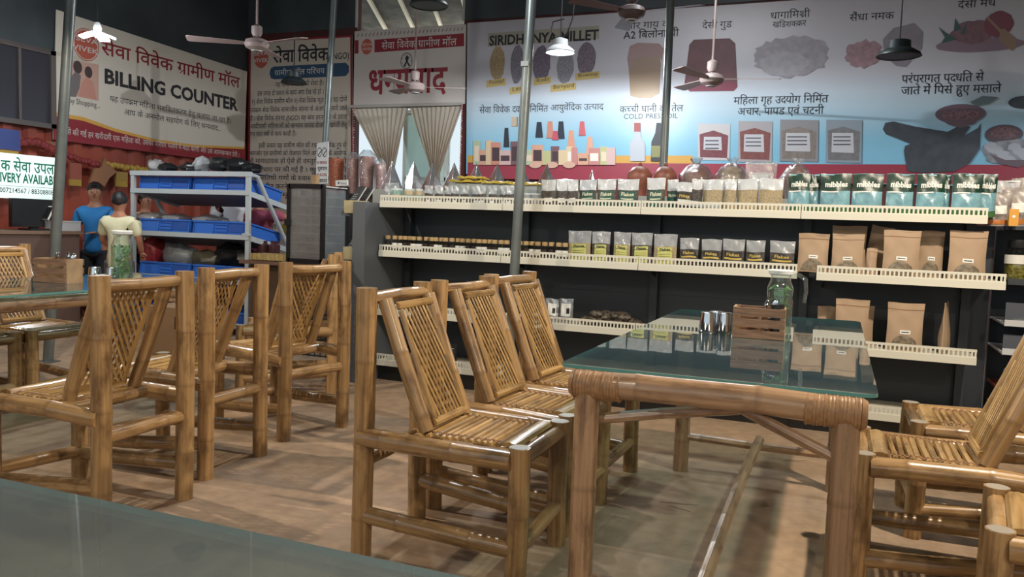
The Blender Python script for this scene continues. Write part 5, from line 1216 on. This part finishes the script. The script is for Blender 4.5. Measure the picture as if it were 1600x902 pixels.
rnd = random.Random(12)
for k in range(7):
    for q in range(3):
        c = rnd.choice(['#8f8a78', '#6d7468', '#a09a92', '#b4aa8f', '#5d5a58']); hh = rnd.uniform(.035, .06)
        o = ob('trinket_box', box((0, 0, hh / 2), (.06, .05, hh)), mat('trk' + c, c, .5, noise=.4, nscale=30)); o.location = (CX0 + .08 + q * .1, CY0 + .12 + .07 * (q % 2), CZ + .1035 + k * .083)
        tag(o, '%s of three trinkets on the %s shelf up in the display case' % (('left', 'middle', 'right')[q], ORD[k]), 'trinket')
WK = mat('wicker', '#b29a63', .6, noise=.3, nscale=40)
o = ob('wicker_tray', box((0, 0, .035), (.46, .22, .055)), WK); o.location = (-4.80, 6.16, .751); tag(o, 'ribbed straw tray on the counter left of the display case', 'tray')
for k in range(9): ob('tray_rib', box((-.20 + k * .05, -.112, .035), (.012, .008, .06)), WK, o)
# cup and sign on top of the case
t = thing('wooden_cup', 'small wooden cup with black sticks on the display case', 'cup', (atY(492, 285, 6.15).x, 6.15, CZ + .7)); ob('cup_body', lathe([(.035, 0), (.042, .09), (.036, .09), (.03, .02)], 16), WOOD2, t)
for k in range(3): ob('stick', tube([(.01 * k - .01, 0, .03), (.02 * k - .04, 0, .15)], .006, 6), BLK, t)
# wall shelf behind the case with jars, pots and boxes
ws = thing('wall_shelf', 'pale wall shelf with yellow boxes in front of the story banner', 'shelf', (-6.55, 8.9, 0)); 
for z, x0_, x1_ in ((1.36, 0, 1.9), (.90, -.1, 1.9)): ob('shelf_board', box(((x0_ + x1_) / 2, .12, z), (x1_ - x0_, .26, .03)), mat('shelf_cream', '#c9c5b8', .5), ws, smooth=False)
for x in (0, 1.9): ob('side_post', box((x, .22, .7), (.04, .04, 1.4)), pale, ws, smooth=False)
YG = mat('box_mustard', '#8d8030', .5, noise=.2, nscale=12); JARD = mat('jar_maroon', '#4a2a2c', .3)
for i, (x, z, w_, h_, m, lb) in enumerate([(460, 1.376, .14, .16, YG, 'mustard carton on the upper wall shelf left of the display case'), (450, .916, .14, .15, YG, 'left mustard carton on the lower wall shelf'), (463, .916, .14, .15, YG, 'right mustard carton on the lower wall shelf'), (490, 1.376, .2, .15, MIX, 'mixed printed carton on the upper wall shelf behind the case')]):
    p = atY(x, 320, 8.95); o = ob('carton', box((0, 0, h_ / 2), (w_, .12, h_)), m); o.location = (p.x, 8.98, z); tag(o, lb, 'box'); ob('carton_label', box((.02, -.062, h_ * .55), (.04, .003, .04)), WLAB, o)
for i, (x, lb) in enumerate([(443, 'left dark maroon jar on the floor rack behind the counter'), (456, 'right dark maroon jar on the floor rack behind the counter')]):
    p = atY(x, 392, 6.75); o = ob('maroon_jar', lathe([(.05, 0), (.055, .02), (.055, .13), (.035, .15), (.038, .17), (0, .171)], 16), JARD); o.location = (p.x + (.02 if i else -.01), 6.45, .751); tag(o, lb, 'jar')
# copper pots on a dark shelf behind
COP = mat('copper_pot', '#b0694f', .35, .25, noise=.35, nscale=60, bump=.3)
bs = thing('dark_shelf', 'dark shelf unit carrying the copper-coloured tumblers behind the rack', 'shelf', (-4.92, 7.0, 0)); ob('shelf_top', box((.8, .15, 1.40), (1.6, .36, .03)), BLK, bs, smooth=False); ob('shelf_body', box((.8, .15, 0.70), (1.58, .32, 1.38)), mat('brown_black', '#2c2422', .6), bs, smooth=False)
for i, (x0_, x1_, yt, bag) in enumerate([(514, 537, 248, 0), (543, 560, 248, 1), (561, 584, 245, 1), (586, 601, 256, 1)]):
    a_, b_ = atY(x0_, 280, 7.1), atY(x1_, 280, 7.1); r_ = (b_.x - a_.x) / 2 * .9; zt_ = atY(x0_, yt, 7.1).z; t = thing('copper_tumbler', '%s copper-coloured tumbler from the left on the dark shelf' % ORD[i], 'tumbler', ((a_.x + b_.x) / 2, 7.1, 1.416))
    H_ = max(.1, zt_ - 1.416); vs, fs = lathe([(r_ * .8, 0), (r_ * .82, .01), (r_, H_ * .97), (r_ * 1.02, H_), (r_ * .95, H_)], 28, close=False); ob('cup', (vs, fs), COP, t); ob('cup_base', lathe([(0, .001), (r_ * .8, .002)], 28, close=False), COP, t)
    if bag: bv, bf = lathe([(r_ * 1.02, 0), (r_ * 1.12, H_ * .5), (r_ * 1.15, H_ * 1.02), (r_ * .5, H_ * 1.18)], 14, close=False); ob('clear_bag', ([v + V((rnd.uniform(-.006, .006), rnd.uniform(-.006, .006), 0)) for v in bv], bf), MATS['bag_film'], t)
nb = Board('name_plate', 'small white plate with blue print standing on the display case', 'y', 6.30, [(524, 291), (543, 290), (543, 281), (524, 282)], WLAB, cat='sign'); nb.ell('dot', (529, 286), 1.6, 1.8, BLU); nb.text('Natural', (532, 288), (541, 287.5), 5, BLU)
for i, x in enumerate((549, 566)):
    p = atY(x, 300, 6.8); 
# wire basket behind the chairs
WB = mat('basket_dark', '#1c2423', .5); bx = thing('wire_basket', 'dark wire basket on the floor between the left chairs and the rack', 'basket', (-4.05, 5.55, 0)); 
for k in range(10): ob('wire', [tube([(k * .055, 0, .02), (k * .055, 0, .34)], .004, 5)], WB, bx)
for z in (.03, .12, .2, .33): ob('hoop', [box((.25, 0, z), (.52, .01, .012)), box((.25, .35, z), (.52, .01, .012)), box((0, .175, z), (.01, .35, .012)), box((.5, .175, z), (.01, .35, .012))], WB, bx)
bt = thing('carton', 'brown carton on the floor by the crate stand, seen between chair backs', 'box', (-4.95, 5.2, 0)); ob('carton_body', box((0, 0, .2), (.5, .4, .4)), mat('carton_brown', '#8f7355', .7), bt, smooth=False); ob('carton_mark', box((.08, -.202, .28), (.03, .002, .10)), DARKL, bt)

# ================================================================== DESK SIDE (left)
dk = thing('desk', 'long brown billing desk along the red wall', 'desk', (-7.5, 3.4, 0)); ob('desk_top', box((.28, 1.2, .93), (.56, 2.6, .03)), mat('desk_brown', '#7a6252', .6, noise=.15, nscale=5), dk, smooth=False); ob('desk_panel', box((.53, 1.2, .46), (.02, 2.55, .92)), mat('desk_front', '#5c4840', .6), dk, smooth=False)
for y in (.6, 1.5, 2.2): ob('panel_joint', box((.542, y, .46), (.004, .012, .9)), BLK, dk)
t = thing('billing_monitor', 'dark back of a billing monitor on the desk below the delivery sign', 'monitor', (-7.25, atX(54, 330, -7.25).y, .946)); ob('screen', box((0, 0, .165), (.05, .50, .27)), BLK, t, smooth=False); ob('stand', box((-.02, 0, .05), (.04, .08, .1)), BLK, t); ob('foot', box((-.0, 0, .008), (.18, .22, .015)), BLK, t)
t = thing('billing_keyboard', 'low black machine at the left edge of the billing desk', 'machine', (-7.2, 4.78, .946)); ob('body', box((0, 0, .05), (.3, .38, .10)), BLK, t, smooth=False); ob('paper_slot', box((.0, .0, .1015), (.05, .2, .003)), GREY, t)
t = thing('clear_tray', 'pale clear box on the billing desk beside the boy', 'box', (-7.13, 5.83, .946)); ob('tray_body', box((0, 0, .045), (.2, .24, .09)), clear('tray_plastic', '#cfd6d6', .1, .6, 2, .1, milky=.5), t, smooth=False); ob('tray_rim', box((0, 0, .092), (.21, .25, .008)), pale, t)
t = thing('card_machine', 'slanted white and dark tablet on the desk right of the thick pole', 'tablet', (-7.2, 5.72, 1.045)); R = Matrix.Rotation(-.5, 3, 'X'); ob('slab', box((0, 0, .07), (.1, .016, .15), R), WLAB, t); ob('screen', box(V((0, -.012, .07)), (.09, .004, .13), R), BLK, t); t.location.z = 1.045
# recess window over the red wall, rail and flower garlands
wf = ob('window_1', [box((XL + .05, 5.0, 2.02), (.05, 2.5, .05)), box((XL + .05, 5.0, 2.78), (.05, 2.5, .05)), box((XL + .05, 6.22, 2.4), (.05, .06, .8)), box((XL + .05, 5.85, 2.4), (.03, .03, .76))], mat('window_frame_grey', '#5d5654', .5), kind='structure', smooth=False); ob('window_pane', box((XL + .03, 5.0, 2.4), (.012, 2.45, .74)), mat('dark_glass', '#3b3a42', .2), wf, smooth=False)
rl = ob('wall_rail', box((XL + .09, 5.0, 1.83), (.05, 2.5, .05)), mat('rail_wood', '#8a5a40', .6)); tag(rl, 'brown rail across the red wall above the delivery sign', 'rail')
def garland(label, pts, m, r, n):
    P_ = [atX(x, y, XL + .13) for x, y in pts]; g = []
    for k in range(n):
        u = k / (n - 1) * (len(P_) - 1); i = min(int(u), len(P_) - 2); g.append(ball(P_[i].lerp(P_[i + 1], u - i) + V((rnd.uniform(0, .02), rnd.uniform(-.01, .01), rnd.uniform(-.012, .012))), r, 7, 5))
    o = ob('flower_garland', g, m, kind='stuff'); tag(o, label, 'garland'); return o
garland('dark red flower garland draped above the delivery sign', [(0, 228), (20, 226), (45, 221), (60, 222), (80, 234), (100, 242), (130, 252), (165, 262)], mat('flower_red', '#7e2a2c', .7), .035, 60)
garland('yellow marigold garland along the wall left of the crate stand', [(168, 258), (195, 262), (235, 266), (250, 268)], mat('flower_yellow', '#a8893a', .7), .035, 26)
for i, (x, y0, y1, c1, lb) in enumerate([(116, 254, 281, '#8c4a3a', 'maroon hanging box decoration with yellow fringe on the red wall'), (188, 268, 283, '#94763a', 'short yellow fringe decoration beside the paper star')]):
    p, q = atX(x - 8, y0, XL + .14), atX(x + 10, y1, XL + .14); t = thing('fringe_decoration', lb, 'decoration', p); ob('cloth', box((0, (q.y - p.y) / 2, (q.z - p.z) / 2), (.03, q.y - p.y, p.z - q.z)), mat('fr' + c1, c1, .7), t, smooth=False); ob('fringe', [box((0, (q.y - p.y) * (k + .5) / 10, q.z - p.z - .03), (.025, (q.y - p.y) / 14, .08)) for k in range(10)], mat('flower_yellow', '#a8893a', .7), t, kind='stuff')
pts = [(137, 286), (145, 263), (155, 262), (160, 246), (165, 258), (180, 268), (168, 278), (160, 292), (150, 284)]; P_ = [atX(x, y, XL + .15) for x, y in pts]; o = ob('paper_star', prism([p - P_[0] for p in P_], (.03, 0, 0)), mat('star_brown', '#8f6446', .7), smooth=False); o.location = P_[0]; tag(o, 'brown paper star hanging above the head of the boy', 'decoration')
o = ob('blue_flag', [box((0, .07, -.07), (.008, .30, .20))], mat('flag_blue', '#3a4a86', .6)); o.location = atX(-2, 205, XL + .2); tag(o, 'small blue cloth flag at the left edge above the garland', 'flag'); ob('fringe', box((0, .07, -.20), (.008, .26, .05)), MATS['flower_yellow'], o)

# ================================================================== PEOPLE
SKIN = mat('skin', '#a9745a', .5, noise=.08, nscale=6); HAIR = mat('hair_black', '#161313', .5, bump=.5, nscale=60)
def skinned(name, verts, edges, radii, m, parent, sub=2, root=0):
    me = bpy.data.meshes.new(name); me.from_pydata([tuple(v) for v in verts], edges, []); me.materials.append(m)
    o = bpy.data.objects.new(name, me); COL.objects.link(o); o.parent = parent
    md = o.modifiers.new('skin', 'SKIN'); md.use_smooth_shade = True; sv = me.skin_vertices[0].data
    for i, r in enumerate(radii): sv[i].radius = r if isinstance(r, tuple) else (r, r); sv[i].use_root = (i == root)
    s = o.modifiers.new('sub', 'SUBSURF'); s.levels = sub; s.render_levels = sub
    return o
def person(label, loc, rz, h, shirt, pants, la, ra, head_yaw=0, hair=1.0, long_shirt=False, turn=0, lean=0):
    """la, ra: (elbow, hand) positions for the left (+y) and right (-y) arm, as fractions of h, facing +x"""
    t = thing('person', label, 'person', loc, rz); S = h
    def P(x, y, z): return V((x * S + lean * max(0, z - .5) * S, y * S, z * S))
    vs = [P(0, 0, .53), P(0, 0, .62), P(.005, 0, .72), P(0, 0, .80), P(0, 0, .845), P(.005, 0, .875), P(.015, 0, .925), P(.012, 0, .965)]
    rd = [(.085 * S, .065 * S), (.075 * S, .058 * S), (.082 * S, .058 * S), (.058 * S, .046 * S), (.034 * S, .034 * S), (.032 * S, .032 * S), (.047 * S, .056 * S), (.040 * S, .047 * S)]
    rd = [(a * .98, b) for a, b in rd]
    ed = [(k, k + 1) for k in range(7)]
    def add(par, pts, rs):
        i0 = par
        for p, r in zip(pts, rs): vs.append(p); rd.append((r * S, r * S)); ed.append((i0, len(vs) - 1)); i0 = len(vs) - 1
        return i0
    for s, (el, hd) in ((1, la), (-1, ra)):
        sh = P(0, s * .104, .80); E_, H_ = P(*el), P(*hd); w_ = E_.lerp(H_, .88)
        add(3, [sh, sh.lerp(E_, .55), E_, E_.lerp(H_, .5), w_], [.030, .029, .024, .022, .016])
    for s in (1, -1): add(0, [P(0, s * .052, .50), P(.005, s * .056, .38), P(.008, s * .058, .27), P(-.005, s * .058, .14), P(-.01, s * .058, .045), P(.02, s * .06, .022), P(.07, s * .064, .014)], [.052, .046, .034, .033, .022, .023, .016])
    ob_ = skinned('body', vs, ed, rd, SKIN, t)
    # hands: palm and five fingers, each its own chain rooted in the palm
    for s, (el, hd) in ((1, la), (-1, ra)):
        E_, H_ = P(*el), P(*hd); d = (H_ - E_).normalized(); w_ = E_.lerp(H_, .86); side = V((0, 0, 1)).cross(d)
        side = side.normalized() if side.length > .2 else V((1, 0, 0)); hv = [w_, w_ + d * .035 * S * .6, w_ + d * .032 * S + d * .012 * S]; hr = [(.014 * S, .012 * S), (.019 * S, .010 * S), (.018 * S, .009 * S)]; he = [(0, 1), (1, 2)]
        for f, (o_, l_) in enumerate([(-.014, .030), (-.005, .037), (.005, .039), (.014, .035), ]):
            b0 = len(hv); q = hv[2] + side * o_ * S; hv += [q, q + d * l_ * .5 * S, q + d * l_ * S - V((0, 0, .006 * S))]; hr += [(.0052 * S,) * 2, (.005 * S,) * 2, (.0042 * S,) * 2]; he += [(2, b0), (b0, b0 + 1), (b0 + 1, b0 + 2)]
        b0 = len(hv); hv += [hv[1] - side * .020 * S, hv[1] - side * .030 * S + d * .018 * S]; hr += [(.0062 * S,) * 2, (.0048 * S,) * 2]; he += [(1, b0), (b0, b0 + 1)]
        skinned('hand', hv, he, hr, SKIN, t, 1)
    # clothes: the same skeleton a little thicker, ending at neck, sleeve and hem
    hem = .40 if long_shirt else .475
    cv = [P(0, 0, hem), P(0, 0, .56), P(0, 0, .64), P(.004, 0, .73), P(0, 0, .80), P(0, 0, .842)]; cr = [(.105 * S, .082 * S), (.099 * S, .078 * S), (.094 * S, .074 * S), (.103 * S, .076 * S), (.092 * S, .074 * S), (.050 * S, .050 * S)]; ce = [(k, k + 1) for k in range(5)]
    for s, (el, hd) in ((1, la), (-1, ra)):
        sh = P(0, s * .104, .802); E_ = P(*el); b0 = len(cv); cv += [sh, sh.lerp(E_, .45), sh.lerp(E_, .80)]; cr += [(.042 * S,) * 2, (.040 * S,) * 2, (.038 * S,) * 2]; ce += [(4, b0), (b0, b0 + 1), (b0 + 1, b0 + 2)]
    skinned('shirt', cv, ce, cr, shirt, t)
    pv = [P(0, 0, .54)]; pr = [(.078 * S, .066 * S)]; pe = []
    for s in (1, -1):
        b0 = len(pv); pv += [P(0, s * .053, .49), P(.005, s * .057, .36), P(.006, s * .058, .25), P(-.006, s * .058, .12), P(-.008, s * .058, .06)]; pr += [(.060 * S,) * 2, (.053 * S,) * 2, (.044 * S,) * 2, (.038 * S,) * 2, (.036 * S,) * 2]
        pe += [(0, b0)] + [(k, k + 1) for k in range(b0, b0 + 4)]
    skinned('trousers', pv, pe, pr, pants, t)
    # head pieces turned with the head
    hc = P(.013, 0, .938); Rh = Matrix.Rotation(head_yaw, 3, 'Z')
    def H(x, y, z): return hc + Rh @ V((x * S, y * S, z * S))
    g = []; r_ = random.Random(int(h * 100))
    cap, cf = ball((0, 0, 0), 1, 16, 10); cap2 = []
    for v in cap:
        k = 1 + .05 * math.sin(9 * v.x + 3) * math.sin(11 * v.y) + r_.uniform(-.03, .03); q = V((v.x * .056 - .010, v.y * .053, v.z * .062 + .010)) * k
        if v.x > .45 and v.z < .45: q = V((.02, q.y * .8, q.z))
        if v.z < -.35 and hair < 1.2: q = V((q.x * .6 - .012, q.y * .75, q.z * .7))
        cap2.append(H(*q))
    ob('hair', (cap2, cf), HAIR, t)
    if hair > 1.2: ob('hair_bun', ball(H(-.06, 0, -.01), .03 * S), HAIR, t)
    for s in (1, -1):
        ob('eye', [ball(H(.0445, s * .017, .002), .0062 * S, 8, 6, (.6, 1.2, .7))], mat('eye_white', '#d8d0c8', .3), t); ob('pupil', [ball(H(.0478, s * .017, .002), .0034 * S, 6, 5)], HAIR, t)
        ob('eyebrow', [box(H(.0455, s * .0175, .0125), (.004 * S, .016 * S, .0028 * S), Rh)], HAIR, t); ob('ear', [ball(H(-.002, s * .0475, -.002), .011 * S, 8, 6, (.7, .4, 1.2))], SKIN, t)
    ob('nose', [ball(H(.051, 0, -.010), .0075 * S, 8, 6, (1, .8, 1.3)), ball(H(.0475, 0, .0), .005 * S, 8, 6, (1, .7, 2))], SKIN, t); ob('mouth', [ball(H(.045, 0, -.0285), .009 * S, 8, 5, (.5, 1.3, .35))], mat('lips', '#8a4a44', .5), t)
    return t
BLS = mat('shirt_blue', '#2a7fc4', .7, noise=.12, nscale=10, bump=.2); NVP = mat('trousers_navy', '#1e2129', .8); WHS = mat('shirt_cream', '#d2cfae', .8, bump=.2, nscale=10); PNK = mat('kurta_pink', '#b5566f', .7, noise=.2, nscale=12); WH2 = mat('shirt_white', '#d3d3d6', .8); MAR = mat('top_maroon', '#6a2c3a', .7); GRP = mat('trousers_grey', '#54545a', .8)
# the boy in blue, head turned to the camera, one forearm across the body
def at_px(x, y): p = atY(x, 340, y); return (p.x, y, 0)
def facing(P, da=0): return math.atan2(-P[1], -P[0]) + da
P = at_px(149, 6.25)
person('boy with short black hair in a bright blue T-shirt, arm across his belly, looking over', P, facing(P, -.35), 1.44, BLS, NVP, ((.02, .135, .655), (.10, .03, .645)), ((.0, -.14, .655), (.06, -.135, .56)), head_yaw=.3)
P = at_px(186, 5.75)
person('person in a pale cream top seen from behind, standing by the crate stand', P, facing(P, 2.7), 1.33, WHS, GRP, ((.03, .135, .66), (.11, .09, .60)), ((.02, -.135, .66), (.09, -.12, .57)), long_shirt=True)
P = at_px(226, 6.98)
person('dark-haired customer bending behind the left half of the crate stand', P, facing(P, .6), 1.38, mat('top_beige', '#b59c86', .8), NVP, ((.05, .135, .66), (.15, .08, .66)), ((.05, -.135, .66), (.15, -.08, .64)), hair=1.5)
P = at_px(362, 7.35)
person('customer in a white shirt behind the right half of the crate stand', P, facing(P, .4), 1.60, WH2, NVP, ((.0, .14, .66), (.05, .13, .54)), ((.02, -.14, .66), (.09, -.12, .55)))
P = at_px(404, 7.22)
person('woman in pink reaching one arm out to the mustard cartons', P, facing(P, 2.3), 1.46, PNK, PNK, ((.03, .135, .66), (.1, .1, .62)), ((.12, -.20, .79), (.26, -.24, .83)), hair=1.5, long_shirt=True)
